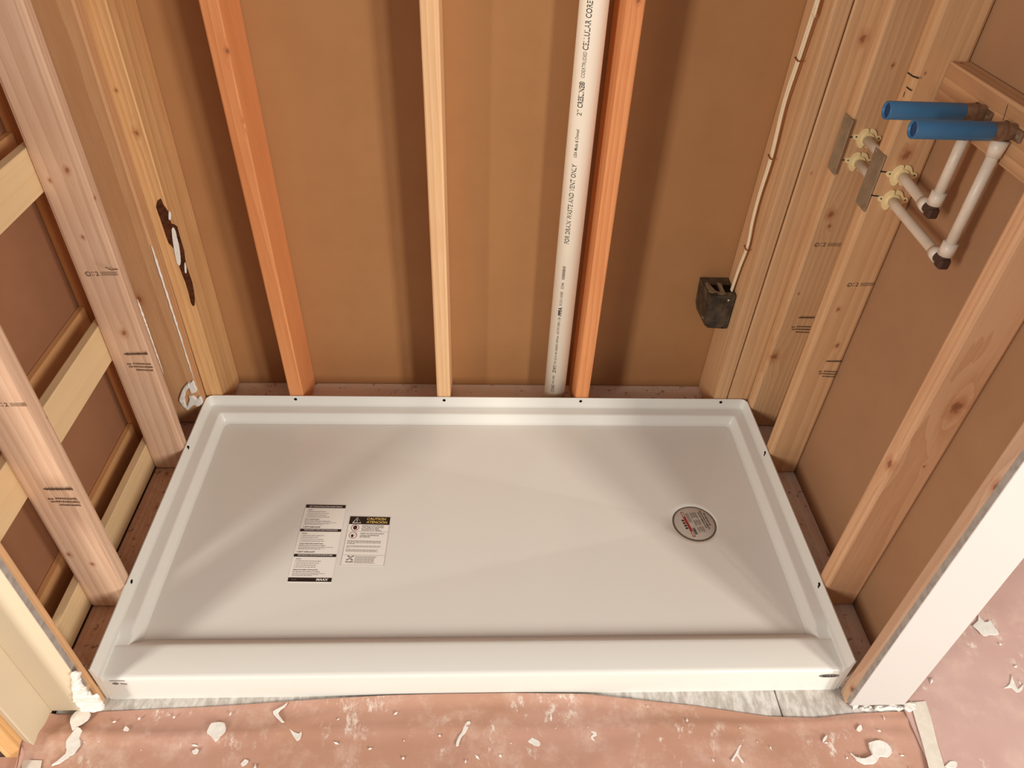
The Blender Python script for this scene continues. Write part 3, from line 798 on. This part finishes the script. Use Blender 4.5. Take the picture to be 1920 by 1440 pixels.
# ================================================================== DRAIN / VENT PIPE
PXC, PYC, PR = 0.213, 0.0600, 0.0302
pipe = empty('drain_pipe', (PXC, PYC, PL), 'white plastic drain pipe with black printed lettering standing by orange stud', 'pipe')
obj('pipe_wall', tube_bm([(PXC, PYC, PL + .001), (PXC, PYC, TOPZ)], PR, 48), M['pvc'], pipe, True)
rg = obj('plate_cutout', tube_bm([(PXC + math.cos(math.tau * k / 24) * (PR + .004), PYC + math.sin(math.tau * k / 24) * (PR + .004), PL + .0015) for k in range(25)], .0022, 6, False), M['grime'], pipe)
def pipe_text(s, z0, z1, h, bold=0.0, mat='ink', slant=0.0, a0=-14.0):
    base = math.radians(-90 + a0)
    def warp(X, Y):
        th = base - (h / 2 - Y) / PR * -1 - 0.0
        th = base - (Y - h / 2) / PR
        R = PR + .0003
        return Vector((PXC + math.cos(th) * R, PYC + math.sin(th) * R, z0 + X))
    lettering(s, pipe, M[mat], (0, 0, 0), (0, 0, 1), (-1, 0, 0), h, z1 - z0, slant, bold, warp)
zt = [p[2] for p in [(0.2033, 0.0300, 0.1013), (0.2042, 0.0300, 0.1296), (0.2054, 0.0300, 0.1336), (0.2047, 0.0300, 0.1632), (0.2053, 0.0300, 0.1750), (0.2047, 0.0300, 0.2020), (0.2058, 0.0300, 0.2058), (0.2048, 0.0300, 0.2748), (0.2059, 0.0300, 0.2785), (0.2053, 0.0300, 0.3037), (0.2065, 0.0300, 0.3073), (0.2062, 0.0300, 0.3634), (0.2071, 0.0300, 0.3686), (0.2077, 0.0300, 0.3958), (0.2086, 0.0300, 0.4009), (0.2077, 0.0300, 0.4438), (0.2084, 0.0300, 0.4520), (0.2081, 0.0300, 0.4713), (0.2073, 0.0300, 0.4808), (0.2065, 0.0300, 0.5199), (0.2088, 0.0300, 0.5834), (0.2049, 0.0300, 0.7869), (0.2094, 0.0300, 0.8033), (0.2090, 0.0300, 0.8667), (0.2082, 0.0300, 0.8972), (0.2069, 0.0300, 0.9098), (0.2088, 0.0300, 0.9144), (0.2099, 0.0300, 0.9692), (0.2102, 0.0300, 0.9768), (0.2102, 0.0300, 1.0287), (0.2087, 0.0300, 1.0318), (0.2103, 0.0300, 1.1242)]]
segs = [('CORE', .0085, .01, 'ink'), ('PVC PIPE', .0060, 0, 'ink'), ('DWV', .0098, .02, 'ink'), ('IPS SCH 40 SERIES', .0062, 0, 'ink_pipe'), ('NSF®-dwv', .0060, 0, 'ink'), ('ASTM F891-24', .0066, 0, 'ink_pipe'),
        ('PPFA', .0085, .05, 'ink'), ('0125114300', .0068, 0, 'ink_pipe'), ('2246', .0070, 0, 'ink_pipe'), None, ('FOR DRAIN WASTE AND VENT ONLY', .0112, .009, 'ink'), ('USA Made & Owned', .0075, .004, 'ink'),
        ('2"', .0105, 0, 'ink_pipe'), ('CRESLINE®', .0112, .018, 'ink'), ('COEXTRUDED', .0078, 0, 'ink_pipe'), ('CELLULAR CORE', .0118, .010, 'ink')]
for i, sgm in enumerate(segs):
    if sgm is None: continue
    t = i / (len(segs) - 1)
    pipe_text(sgm[0], zt[2 * i], zt[2 * i + 1], sgm[1], sgm[2], sgm[3], a0=-20.0 - 4.0 * t)
bm = bmesh.new(); z = zt[18]
while z < zt[19]:
    w = random.choice((.0008, .0014, .002)); a = math.radians(-90 - 22)
    vs = [bm.verts.new((PXC + math.cos(a + k) * (PR + .0003), PYC + math.sin(a + k) * (PR + .0003), zz)) for k, zz in ((-.12, z), (.12, z), (.12, z + w), (-.12, z + w))]
    bm.faces.new(vs); z += w + random.choice((.0008, .0014))
obj('barcode', bm, M['ink_pipe'], pipe)

# ================================================================== ELECTRICAL BOX AND CABLE
bx = empty('electrical_box', (.636, .098, .32), 'dusty black plastic electrical box nailed to the cable stud', 'electrical box')
ol = [(.604, .350), (.612, .324), (.650, .322), (.651, .326), (.656, .326), (.657, .322), (.6655, .322), (.6655, .428), (.600, .428)]
bm = bmesh.new()
fr = [bm.verts.new((x, .048, z)) for x, z in ol]; md = [bm.verts.new((x if x > .64 else x - .006, .062, z)) for x, z in ol]; bk = [bm.verts.new((x if x > .64 else x - .010, .138, z)) for x, z in ol]
bm.faces.new(fr)
for a, b in ((fr, md), (md, bk)):
    for i in range(len(ol)): bm.faces.new((a[i], b[i], b[(i + 1) % len(ol)], a[(i + 1) % len(ol)]))
bm.faces.new(bk[::-1])
bmesh.ops.triangulate(bm, faces=[f for f in bm.faces if len(f.verts) > 4]); bmesh.ops.recalc_face_normals(bm, faces=bm.faces[:])
bb = obj('box_body', bm, M['black'], bx)
for (x0, x1) in ((.606, .626), (.642, .662)):
    obj('cable_slot', box_bm(x0, x1, .066, .100, .4275, .4288), M['hole'], bx)
obj('dust_layer', plate_bm([(.598, .064, .4282), (.606, .058, .4282), (.622, .062, .4282), (.616, .068, .4282), (.602, .110, .4282), (.596, .104, .4282)], (0, 0, 1), .003, .001), M['grime'], bx)
obj('dust_layer', plate_bm([(.628, .052, .4282), (.640, .054, .4282), (.640, .105, .4282), (.630, .110, .4282)], (0, 0, 1), .002, .001), M['grime'], bx)
obj('flap', plate_bm([(.618, .052, .4285), (.634, .050, .4285), (.633, .066, .4285), (.620, .064, .4285)], (0, -.3, .95), .002, .0008), M['grime'], bx)
obj('mounting_nail', tube_bm([(.628, .090, .440), (.648, .046, .4165)], [.0016, .0016], 8), M['grime'], bx)
obj('mounting_nail', tube_bm([(.648, .046, .4165), (.649, .0445, .4155)], [.003, .003], 10), M['cable'], bx)
obj('mounting_screw', tube_bm([(.601, .060, .352), (.594, .056, .352)], [.002, .003], 8), M['steel'], bx)

cb = empty('electrical_cable', (.662, .075, .42), 'pair of white electrical cables stapled down the corner stud', 'cable')
path = [(0.6600, 0.0478, 1.1651), (0.6600, 0.0466, 1.1366), (0.6600, 0.0584, 1.0189), (0.6600, 0.0690, 0.9221), (0.6600, 0.0576, 0.8040), (0.6600, 0.0649, 0.7075), (0.6600, 0.0619, 0.6383), (0.6600, 0.0505, 0.5779), (0.6600, 0.0627, 0.5086), (0.6600, 0.0722, 0.4374), (0.6600, 0.0742, 0.4091)]
path = [Vector(p) for p in path]; path = [Vector((p.x, p.y, p.z + .0)) for p in path]
path = [path[0] + (path[0] - path[1]) * 25] + path
sp = smooth_path(path, 8)
for s in (-1, 1):
    obj('conductor', tube_bm([p + Vector((0, s * (.0037 + .0012 * math.sin(i * .07)), s * .0012)) for i, p in enumerate(sp)], .0029, 8), M['cable'], cb, True)
for z in (1.015, .800, .570):
    p = min(sp, key=lambda q: abs(q.z - z))
    obj('staple', tube_bm([(p.x + .006, p.y - .011, p.z), (p.x - .0045, p.y - .010, p.z), (p.x - .0050, p.y + .009, p.z + .002), (p.x + .006, p.y + .010, p.z + .002)], .0016, 6), M['staple'], cb)

# ================================================================== WATER PIPES
def water_line(zc, ye, xb, label, zb, xp=.7985):
    t = empty('water_pipe', (xp, ye, zc - .02), label, 'pipe', 'water supply lines on the right wall')
    obj('pipe_run', tube_bm([(.8125, -.0405, zc), (.8095, -.183, zc)], .0093, 20), M['pex'], t, True)
    obj('pipe_run', tube_bm([(.8085, -.2222, zc), (.8060, -.26, zc), (xp + .001, ye + .040, zc), (xp, ye + .012, zc)], .0093, 20), M['pex'], t, True)
    arc = [(xp, ye + .014, zc)] + [(xp, ye + .012 - .012 * math.sin(a), zc + .012 - .012 * math.cos(a)) for a in [math.pi / 2 * k / 6 for k in range(7)]] + [(xp, ye, zc + .014)]
    e = obj('elbow', tube_bm(arc, .0108, 16), M['dark_plug'], t)
    obj('elbow_heel', box_bm(xp - .0095, xp + .0095, ye - .0125, ye + .008, zc - .0125, zc + .007, .004, 2), M['dark_plug'], t)
    obj('crimp_ring', tube_bm([(xp, ye + .014, zc), (xp, ye + .034, zc)], [.0130, .0118], 20), M['pex'], t, True)
    obj('crimp_ring', tube_bm([(xp, ye, zc + .012), (xp, ye, zc + .036)], .0130, 20), M['pex'], t, True)
    obj('riser', tube_bm([(xp, ye, zc + .020), (xp, ye, zb - .030)], .0093, 20), M['pex'], t, True)
    obj('crimp_ring', tube_bm([(xp, ye, zb - .040), (xp, ye, zb - .014)], [.0112, .0136], 20), M['pex'], t, True)
    # drop-ear fitting screwed to the backing block
    f = obj('drop_ear_fitting', tube_bm([(.8122, ye, zb), (.7975, ye, zb), (.792, ye, zb), (.776, ye, zb)], [.0125, .0135, .0150, .0140], 18), M['bronze'], t)
    obj('ear_plate', box_bm(.8085, .8123, ye - .027, ye + .027, zb - .009, zb + .009, .003, 2), M['bronze'], t)
    for s in (-1, 1):
        obj('ear_screw', tube_bm([(.8085, ye + s * .020, zb), (.8062, ye + s * .020, zb)], .0034, 10), M['steel'], t)
    bl = obj('blue_sleeve', sleeve_bm(ye, zb, .7785, xb), M['blue'], t, True)
    obj('sleeve_bore', tube_bm([(xb + .004, ye, zb), (xb + .030, ye, zb)], .0118, 24), M['blue_in'], bl)
    obj('sleeve_joint', tube_bm([(.7385, ye, zb), (.7365, ye, zb)], .01495, 32), M['blue'], bl)
    return t

def crumple(bm, n, amp, cuts=2):
    """break a smooth lump into crumpled facets"""
    bmesh.ops.triangulate(bm, faces=bm.faces[:])
    bmesh.ops.subdivide_edges(bm, edges=bm.edges[:], cuts=cuts, use_grid_fill=True)
    for v in bm.verts:
        v.co += Vector(n) * abs(noise.noise(v.co * 95)) * amp * 2 + noise.noise_vector(v.co * 120) * amp * .5
    return bm

def sleeve_bm(ye, zb, xa, xb, R=.0146, r=.0122):
    bm = bmesh.new(); rings = []
    for (x, rad) in ((xa, R * .85), (xa - .004, R), (xb + .001, R), (xb, R - .0008), (xb, r), (xb + .035, r)):
        rings.append([bm.verts.new((x, ye + math.cos(k / 32 * math.tau) * rad, zb + math.sin(k / 32 * math.tau) * rad)) for k in range(32)])
    for a, b in zip(rings, rings[1:]):
        for k in range(32): bm.faces.new((a[k], a[(k + 1) % 32], b[(k + 1) % 32], b[k]))
    bm.faces.new(rings[0]); bm.faces.new(rings[-1][::-1])
    bmesh.ops.recalc_face_normals(bm, faces=bm.faces[:])
    return bm
water_line(.891, -.368, .6475, 'milky water pipe ending in the blue sleeve nearer the corner', 1.0665)
water_line(.839, -.455, .6500, 'lower milky water pipe with long riser to a blue sleeve', 1.0690)

def pipe_clip(x, y, z, label):
    half = [(-31, 4), (-27, 8), (-20, 9), (-14, 17), (-8, 21), (-3, 20), (-1.2, 13), (1.2, 13), (3, 20), (9, 20), (15, 15), (20, 7), (27, 6), (31, 1), (29, -5), (23, -7), (18, -13), (11, -20), (4, -20), (1.2, -13), (-1.2, -13), (-4, -20), (-11, -21), (-17, -14), (-22, -5), (-29, -2)]
    pts = [(x + a / 1000, y - .0004, z + b / 1000) for a, b in half]
    o = obj('pipe_clip', plate_bm(pts, (0, -1, 0), .0034, close_smooth=3), M['clip'])
    recenter(o); tag(o, label, 'pipe clip', 'cream pipe clips nailed to the right wall studs')
    obj('collar', tube_bm([(x, y - .0038, z), (x, y - .0075, z)], .0128, 24), M['clip'], o)
    for (a, b) in ((-25, 3), (25, 1)):
        obj('nail_head', tube_bm([(x + a / 1000, y - .0038, z + b / 1000), (x + a / 1000, y - .0046, z + b / 1000)], .0017, 10), M['dark_plug'], o)
    return o
pipe_clip(.8135, -.040, .893, 'cream butterfly pipe clip on corner stud, upper of the two')
pipe_clip(.8135, -.040, .841, 'cream butterfly pipe clip on corner stud, lower of the two')
pipe_clip(.8075, -.2215, .892, 'cream butterfly pipe clip on pierced stud, upper of the two')
pipe_clip(.8100, -.2215, .840, 'cream butterfly pipe clip on pierced stud, lower of the two')

def nail_plate(y0, y1, z0, z1, label):
    o = obj('nail_plate', box_bm(.7605, .7622, y0, y1, z0, z1, .0006, 1), M['steel'])
    recenter(o); tag(o, label, 'nail plate', 'steel nail plates shielding the water pipes')
    for (yy, zz) in ((y0 + .006, z0 + .005), (y1 - .006, z1 - .005)):
        obj('prong_dimple', tube_bm([(.7605, yy, zz), (.7594, yy, zz)], [.0035, .0018], 8), M['steel'], o)
    return o
nail_plate(-.052, -.0085, .812, .934, 'grey steel nail plate on the shaded corner stud').location.x += .0045
nail_plate(-.2255, -.180, .813, .930, 'grey steel nail plate on the stud under blue sleeves')

# ================================================================== FLOOR PAPER, TAPE, PLASTER
BACK = [(-1.4, -.918), (-.866, -.918), (-.8655, -.845), (-.851, -.839), (-.755, -.833), (-.543, -.826), (-.332, -.8155), (-.2, -.8105), (-.081, -.8085), (.063, -.8085), (.219, -.813), (.439, -.838), (.59, -.863), (.689, -.868), (.771, -.8600), (.90, -.8560), (.96, -.8560)]
def back_y(x):
    for (xa, ya), (xb, yb) in zip(BACK, BACK[1:]):
        if xa <= x <= xb: return ya + (yb - ya) * (x - xa) / (xb - xa)
    return BACK[-1][1]
def smoothst(a, b, v):
    t = max(0, min(1, (v - a) / (b - a))); return t * t * (3 - 2 * t)
def wrinkle(x, y):
    a = noise.noise(Vector((x * 3.0, y * 3.0, 1))) * .0035 + noise.noise(Vector((x * 9, y * 9, 4))) * .0014
    r = 1 - abs(noise.noise(Vector((x * 2.2 + 5, y * 5.5, 2))))
    return .0045 + a * .8 + .003 * max(0, r - .82) / .18
xs = [-1.4, -1.3, -1.1, -.95, -.88, -.8665, -.8655] + [-.862 + i * (.96 + .862) / 180 for i in range(181)]
rowsn = 70
bm = bmesh.new(); grid = []
for x in xs:
    yb = back_y(x); col = []
    for j in range(rowsn + 1):
        t = (j / rowsn) ** 1.8; y = yb + (-2.4 - yb) * t
        d = yb - y
        z = FZ + .0006 + wrinkle(x, y) * smoothst(0, .05, d) * (1 if x < .86 else .3)
        lift = smoothst(-.60, -.15, x) * (1 - smoothst(.15, .45, x))
        z += .006 * lift * (1 - smoothst(0, .03, d)) + .0015 * (1 - smoothst(0, .02, d)) * (1 - smoothst(.86, .9, x))
        # fold running along the doorway
        fy = -.885 + .012 * noise.noise(Vector((x * 3, 0, 7)))
        if -.86 < x < -.45: z += .006 * math.exp(-((y - fy) / .012) ** 2)
        if -.45 <= x < .9: z += .003 * math.exp(-((y - fy - .006) / .010) ** 2)
        if x < -.838 and -.924 < y: z += ((-.838 - x) / .0275) ** 2 * .034 * smoothst(-.924, -.912, y) if x > -.8656 else 0
        col.append(bm.verts.new((x, y, z)))
    grid.append(col)
for i in range(len(xs) - 1):
    for j in range(rowsn):
        if xs[i] < -.8656 <= xs[i + 1] and grid[i][j].co.y > -.92 and j == 0 and False: continue
        bm.faces.new((grid[i][j], grid[i][j + 1], grid[i + 1][j + 1], grid[i + 1][j]))
bmesh.ops.recalc_face_normals(bm, faces=bm.faces[:])
pp = obj('floor_paper', bm, M['paper'], None, True); recenter(pp)
sm = pp.modifiers.new('thickness', 'SOLIDIFY'); sm.thickness = .0005; sm.offset = 1
tag(pp, 'brownish pink builders paper laid before the shower pan', 'floor paper')
bm = bmesh.new(); grid = []
nx, ny = 60, 90
for i in range(nx + 1):
    x = .882 + (2.59 - .882) * (i / nx) ** 1.3; col = []
    for j in range(ny + 1):
        y = 1.19 - (1.19 + 2.4) * j / ny
        z = FZ + .0012 + wrinkle(x + 3, y) * .8 * smoothst(0, .12, x - .882) + (.0035 if y < -.84 else 0) * 1
        col.append(bm.verts.new((x, y, z)))
    grid.append(col)
for i in range(nx):
    for j in range(ny): bm.faces.new((grid[i][j], grid[i][j + 1], grid[i + 1][j + 1], grid[i + 1][j]))
pr_ = obj('floor_paper', bm, M['paper_r'], None, True); recenter(pr_)
sm = pr_.modifiers.new('thickness', 'SOLIDIFY'); sm.thickness = .0005; sm.offset = 1
tag(pr_, 'dusty pink builders paper beyond the white wall end', 'floor paper')

ZP = FZ + .0062
def on_floor(pts, dz=0.0): return [(p[0], p[1], ZP + dz) for p in pts]
def tape(pts, label):
    o = obj('tape_strip', plate_bm(on_floor(pts, .0012), (0, 0, 1), .0006, .0012), M['tape']); recenter(o); return tag(o, label, 'tape')
tape([(0.9018, -0.8416, 0.0030), (0.9350, -0.8375, 0.0030), (0.9281, -0.8779, 0.0030), (0.9177, -0.9314, 0.0030), (0.9038, -1.0112, 0.0030), (0.8680, -1.0106, 0.0030), (0.8859, -0.9309, 0.0030), (0.8954, -0.8774, 0.0030)], 'white masking tape strip joining the two floor papers')
tape([(-0.8692, -0.9236, 0.0030), (-0.8516, -0.9259, 0.0030), (-0.8314, -0.9272, 0.0030), (-0.8266, -0.9512, 0.0030), (-0.8198, -0.9792, 0.0030), (-0.8505, -0.9787, 0.0030)], 'short masking tape strip at the foot of the door post')

def splat(px, label, th=.003, crown=.002, group='plaster splats on the floor paper', rough=.0010, dz=0.0, inset=.0007):
    th *= .55; crown *= .45
    pts = on_floor(px, dz)
    cx = sum(p[0] for p in pts) / len(pts); 
    o = obj('plaster_splat', plate_bm(pts, (0, 0, 1), th, rough, inset, crown, 2), M['plaster'], None, False); recenter(o)
    return tag(o, label, 'plaster splat', group)
splat([(-0.8116, -0.8496, 0.0030), (-0.8082, -0.8380, 0.0030), (-0.7994, -0.8317, 0.0030), (-0.7869, -0.8318, 0.0030), (-0.7776, -0.8395, 0.0030), (-0.7755, -0.8501, 0.0030), (-0.7820, -0.8595, 0.0030), (-0.7913, -0.8667, 0.0030), (-0.7961, -0.8748, 0.0030), (-0.8044, -0.8644, 0.0030)], 'rounded white plaster smear below the torn drywall corner', .004, .002, dz=.002)
splat([(-0.7913, -0.8667, 0.0030), (-0.7777, -0.8751, 0.0030), (-0.7788, -0.8874, 0.0030), (-0.7711, -0.9016, 0.0030), (-0.7766, -0.9174, 0.0030), (-0.7819, -0.9212, 0.0030), (-0.7891, -0.9299, 0.0030), (-0.8031, -0.9383, 0.0030), (-0.8089, -0.9363, 0.0030), (-0.7959, -0.9229, 0.0030), (-0.7920, -0.9112, 0.0030), (-0.8009, -0.8971, 0.0030), (-0.7977, -0.8830, 0.0030)], 'long ragged white plaster smear with a pointed tail', .004, .002, dz=.002)
splat([(-0.5390, -0.8747, 0.0030), (-0.5336, -0.8643, 0.0030), (-0.5201, -0.8603, 0.0030), (-0.5086, -0.8647, 0.0030), (-0.5037, -0.8794, 0.0030), (-0.5093, -0.8897, 0.0030), (-0.5178, -0.8997, 0.0030), (-0.5262, -0.8914, 0.0030), (-0.5377, -0.8830, 0.0030)], 'thick round white plaster blob on the floor paper', .006, .004)
splat([(-0.4209, -0.8415, 0.0030), (-0.4087, -0.8341, 0.0030), (-0.3960, -0.8233, 0.0030), (-0.3985, -0.8320, 0.0030), (-0.4090, -0.8427, 0.0030), (-0.4005, -0.8536, 0.0030), (-0.3935, -0.8623, 0.0030), (-0.3998, -0.8622, 0.0030), (-0.4115, -0.8513, 0.0030)], 'thin curved white plaster streak near the pan apron')
splat([(-0.3826, -0.8751, 0.0030), (-0.3720, -0.8815, 0.0030), (-0.3608, -0.8858, 0.0030), (-0.3555, -0.8807, 0.0030), (-0.3561, -0.8942, 0.0030), (-0.3614, -0.8992, 0.0030), (-0.3704, -0.8898, 0.0030)], 'small white plaster fleck at the end of a scuff')
splat([(-0.0339, -0.8699, 0.0030), (-0.0254, -0.8657, 0.0030), (-0.0232, -0.8743, 0.0030), (-0.0336, -0.8889, 0.0030), (-0.0429, -0.9013, 0.0030), (-0.0457, -0.9135, 0.0030), (-0.0520, -0.9124, 0.0030), (-0.0492, -0.9011, 0.0030), (-0.0400, -0.8867, 0.0030)], 'narrow slanting white plaster streak on the floor paper', .002, .001)
splat([(0.2164, -0.8886, 0.0030), (0.2270, -0.8898, 0.0030), (0.2283, -0.8972, 0.0030), (0.2213, -0.9013, 0.0030), (0.2247, -0.9087, 0.0030), (0.2186, -0.9065, 0.0030), (0.2162, -0.8992, 0.0030), (0.2221, -0.8950, 0.0030)], 'tiny zigzag plaster crumb', .003, .001)
splat([(0.7314, -0.9408, 0.0030), (0.7355, -0.9470, 0.0030), (0.7467, -0.9512, 0.0030), (0.7622, -0.9505, 0.0030), (0.7734, -0.9445, 0.0030), (0.7742, -0.9322, 0.0030), (0.7759, -0.9228, 0.0030), (0.7912, -0.9178, 0.0030), (0.8079, -0.9202, 0.0030), (0.8160, -0.9318, 0.0030), (0.8159, -0.9422, 0.0030), (0.8032, -0.9512, 0.0030), (0.7894, -0.9479, 0.0030), (0.7825, -0.9539, 0.0030), (0.7705, -0.9617, 0.0030), (0.7530, -0.9624, 0.0030), (0.7387, -0.9551, 0.0030)], 'large curled flake of dry plaster with pointed tip', .006, .004)
splat([(0.5136, -0.9206, 0.0030), (0.5140, -0.9269, 0.0030), (0.5059, -0.9370, 0.0030), (0.5111, -0.9492, 0.0030), (0.5112, -0.9562, 0.0030), (0.5060, -0.9521, 0.0030), (0.5005, -0.9409, 0.0030), (0.4925, -0.9509, 0.0030), (0.4888, -0.9488, 0.0030), (0.5008, -0.9359, 0.0030)], 'white plaster curl shaped like a wishbone', .003, .001)
splat([(1.1551, -0.7836, 0.0030), (1.1502, -0.8005, 0.0030), (1.1508, -0.8160, 0.0030), (1.1690, -0.8031, 0.0030), (1.1583, -0.8173, 0.0030), (1.1431, -0.8229, 0.0030), (1.1370, -0.8110, 0.0030), (1.1203, -0.8132, 0.0030), (1.1393, -0.8027, 0.0030)], 'star shaped white plaster curl on the pink paper', .003, .001)
splat([(1.1330, -0.6646, 0.0030), (1.1505, -0.6511, 0.0030), (1.1623, -0.6387, 0.0030), (1.1643, -0.6540, 0.0030), (1.1811, -0.6513, 0.0030), (1.1822, -0.6678, 0.0030), (1.1815, -0.6827, 0.0030), (1.1592, -0.6865, 0.0030), (1.1455, -0.6930, 0.0030), (1.1384, -0.6782, 0.0030)], 'flat dusty plaster patch beside the white wall end', .0015, .0008, rough=.003)
splat([(-0.7024, -0.8701, 0.0030), (-0.6988, -0.8660, 0.0030), (-0.6914, -0.8723, 0.0030), (-0.6920, -0.8765, 0.0030), (-0.6995, -0.8753, 0.0030)], 'small white plaster pebble left of the round blob', .004, .002)
splat([(-0.5569, -0.9151, 0.0030), (-0.5490, -0.9113, 0.0030), (-0.5452, -0.9173, 0.0030), (-0.5522, -0.9212, 0.0030)], 'small grey plaster pebble below the round blob', .004, .002)
splat([(0.7637, -0.8929, 0.0030), (0.7741, -0.8865, 0.0030), (0.7740, -0.8952, 0.0030), (0.7645, -0.8993, 0.0030)], 'small plaster crumb above the curled flake', .004, .002)
splat([(0.6833, -0.9150, 0.0030), (0.6959, -0.9047, 0.0030), (0.6969, -0.9079, 0.0030), (0.6861, -0.9193, 0.0030)], 'narrow plaster chip left of the curled flake', .003, .001)
splat([(0.0910, -0.9075, 0.0030), (0.0998, -0.9004, 0.0030), (0.1101, -0.9058, 0.0030), (0.1160, -0.9141, 0.0030), (0.1073, -0.9171, 0.0030), (0.0971, -0.9118, 0.0030)], 'flat scuffed plaster fleck in the middle of the paper', .0012, .0006)
splat([(-0.4589, -0.9404, 0.0030), (-0.4528, -0.9327, 0.0030), (-0.4458, -0.9367, 0.0030), (-0.4537, -0.9454, 0.0030)], 'white plaster chip at the fold of the paper', .003, .001)
splat([(0.9105, -0.9702, 0.0030), (0.9284, -0.9584, 0.0030), (0.9404, -0.9627, 0.0030), (0.9299, -0.9725, 0.0030)], 'plaster chip beside the tape strip', .003, .001)
# uncountable crumbs
bm = bmesh.new(); rc = random.Random(3)
for k in range(260):
    x = rc.uniform(-.84, 1.5); y = rc.uniform(-1.25, -.84) if x < .88 else rc.uniform(-1.2, -.2)
    if x < .88 and y > back_y(x) - .012: continue
    s = rc.uniform(.0010, .0034); l = s * rc.uniform(1, 3.0); a = rc.uniform(0, math.pi)
    u = Vector((math.cos(a), math.sin(a), 0)) * l; v = Vector((-math.sin(a), math.cos(a), 0)) * s
    c = Vector((x, y, ZP - .0005)); q = [bm.verts.new(c + w) for w in (u, v, -u, -v)]; t = bm.verts.new(c + Vector((0, 0, s * 1.2 + .001)))
    for i in range(4): bm.faces.new((q[i], q[(i + 1) % 4], t))
cr_ = obj('plaster_crumbs', bm, M['plaster']); recenter(cr_)
tag(cr_, 'fine white plaster crumbs scattered over the floor paper', 'crumbs', None, 'stuff')

# torn plaster on the left wall end, splat on the corner stud, chips below the right wall end
o = obj('plaster_lump', crumple(plate_bm([(-0.7609, -0.8380, 0.1619), (-0.7428, -0.8380, 0.1673), (-0.7514, -0.8380, 0.1359), (-0.7526, -0.8380, 0.1115), (-0.7496, -0.8380, 0.0907), (-0.7365, -0.8380, 0.0819), (-0.7390, -0.8380, 0.0455), (-0.7496, -0.8380, 0.0215), (-0.7828, -0.8380, 0.0203), (-0.7889, -0.8380, 0.0448), (-0.7905, -0.8380, 0.0578), (-0.7778, -0.8380, 0.1039)], (0, -1, 0), .002, .0022, .003, .002, 3), (0, -1, 0), .004), M['plaster']); recenter(o)
tag(o, 'crumpled torn drywall paper and plaster at foot of cream wall', 'plaster')
o = obj('plaster_splat', plate_bm([(-0.8185, -0.0405, 0.1256), (-0.8070, -0.0405, 0.1545), (-0.7911, -0.0405, 0.1791), (-0.7772, -0.0405, 0.1905), (-0.7795, -0.0405, 0.1755), (-0.7939, -0.0405, 0.1565), (-0.8033, -0.0405, 0.1296), (-0.8034, -0.0405, 0.1062), (-0.7906, -0.0405, 0.1297), (-0.7906, -0.0405, 0.1413), (-0.7774, -0.0405, 0.1433), (-0.7698, -0.0405, 0.1338), (-0.7595, -0.0405, 0.1416), (-0.7569, -0.0405, 0.1223), (-0.7705, -0.0405, 0.1065), (-0.7834, -0.0405, 0.1123), (-0.8025, -0.0405, 0.0924), (-0.8110, -0.0405, 0.1042)], (0, -1, 0), .004, .001, .002, .003, 3), M['plaster']); recenter(o)
tag(o, 'ring shaped white plaster splat on the shaded corner stud', 'plaster splat')
o = obj('plaster_splat', plate_bm([(-0.7754, -0.0405, 0.1868), (-0.7657, -0.0405, 0.1980), (-0.7632, -0.0405, 0.1794), (-0.7653, -0.0405, 0.1587), (-0.7793, -0.0405, 0.1528), (-0.7822, -0.0405, 0.1642)], (0, -1, 0), .003, .001, .0015, .002, 3), M['plaster']); recenter(o)
tag(o, 'small white plaster dab above the ring shaped splat', 'plaster splat')
for k, px in enumerate(([(0.7764, -0.8384, 0.0000), (0.7876, -0.8363, 0.0000), (0.7862, -0.8454, 0.0000), (0.7753, -0.8497, 0.0000)], [(0.7899, -0.8477, 0.0000), (0.8031, -0.8433, 0.0000), (0.8126, -0.8480, 0.0000), (0.8026, -0.8557, 0.0000), (0.7921, -0.8533, 0.0000)], [(0.8218, -0.8481, 0.0000), (0.8557, -0.8441, 0.0000), (0.8794, -0.8478, 0.0000), (0.8730, -0.8568, 0.0000), (0.8467, -0.8541, 0.0000), (0.8293, -0.8573, 0.0000)], [(0.8855, -0.8445, 0.0000), (0.9037, -0.8402, 0.0000), (0.9042, -0.8538, 0.0000), (0.8852, -0.8603, 0.0000)])):
    pts = [(p[0], p[1], FZ + .001) for p in px]
    o = obj('plaster_chip', crumple(plate_bm(pts, (0, 0, 1), .006, .0016, .002, .002, 2), (0, 0, 1), .003, 1), M['plaster']); recenter(o)
    tag(o, ('tiny plaster chip', 'small knobbly plaster chip', 'broad flat plaster chip', 'square plaster chip')[k] + ' under the edge of white wall end', 'plaster chip', 'chips under the white wall end')
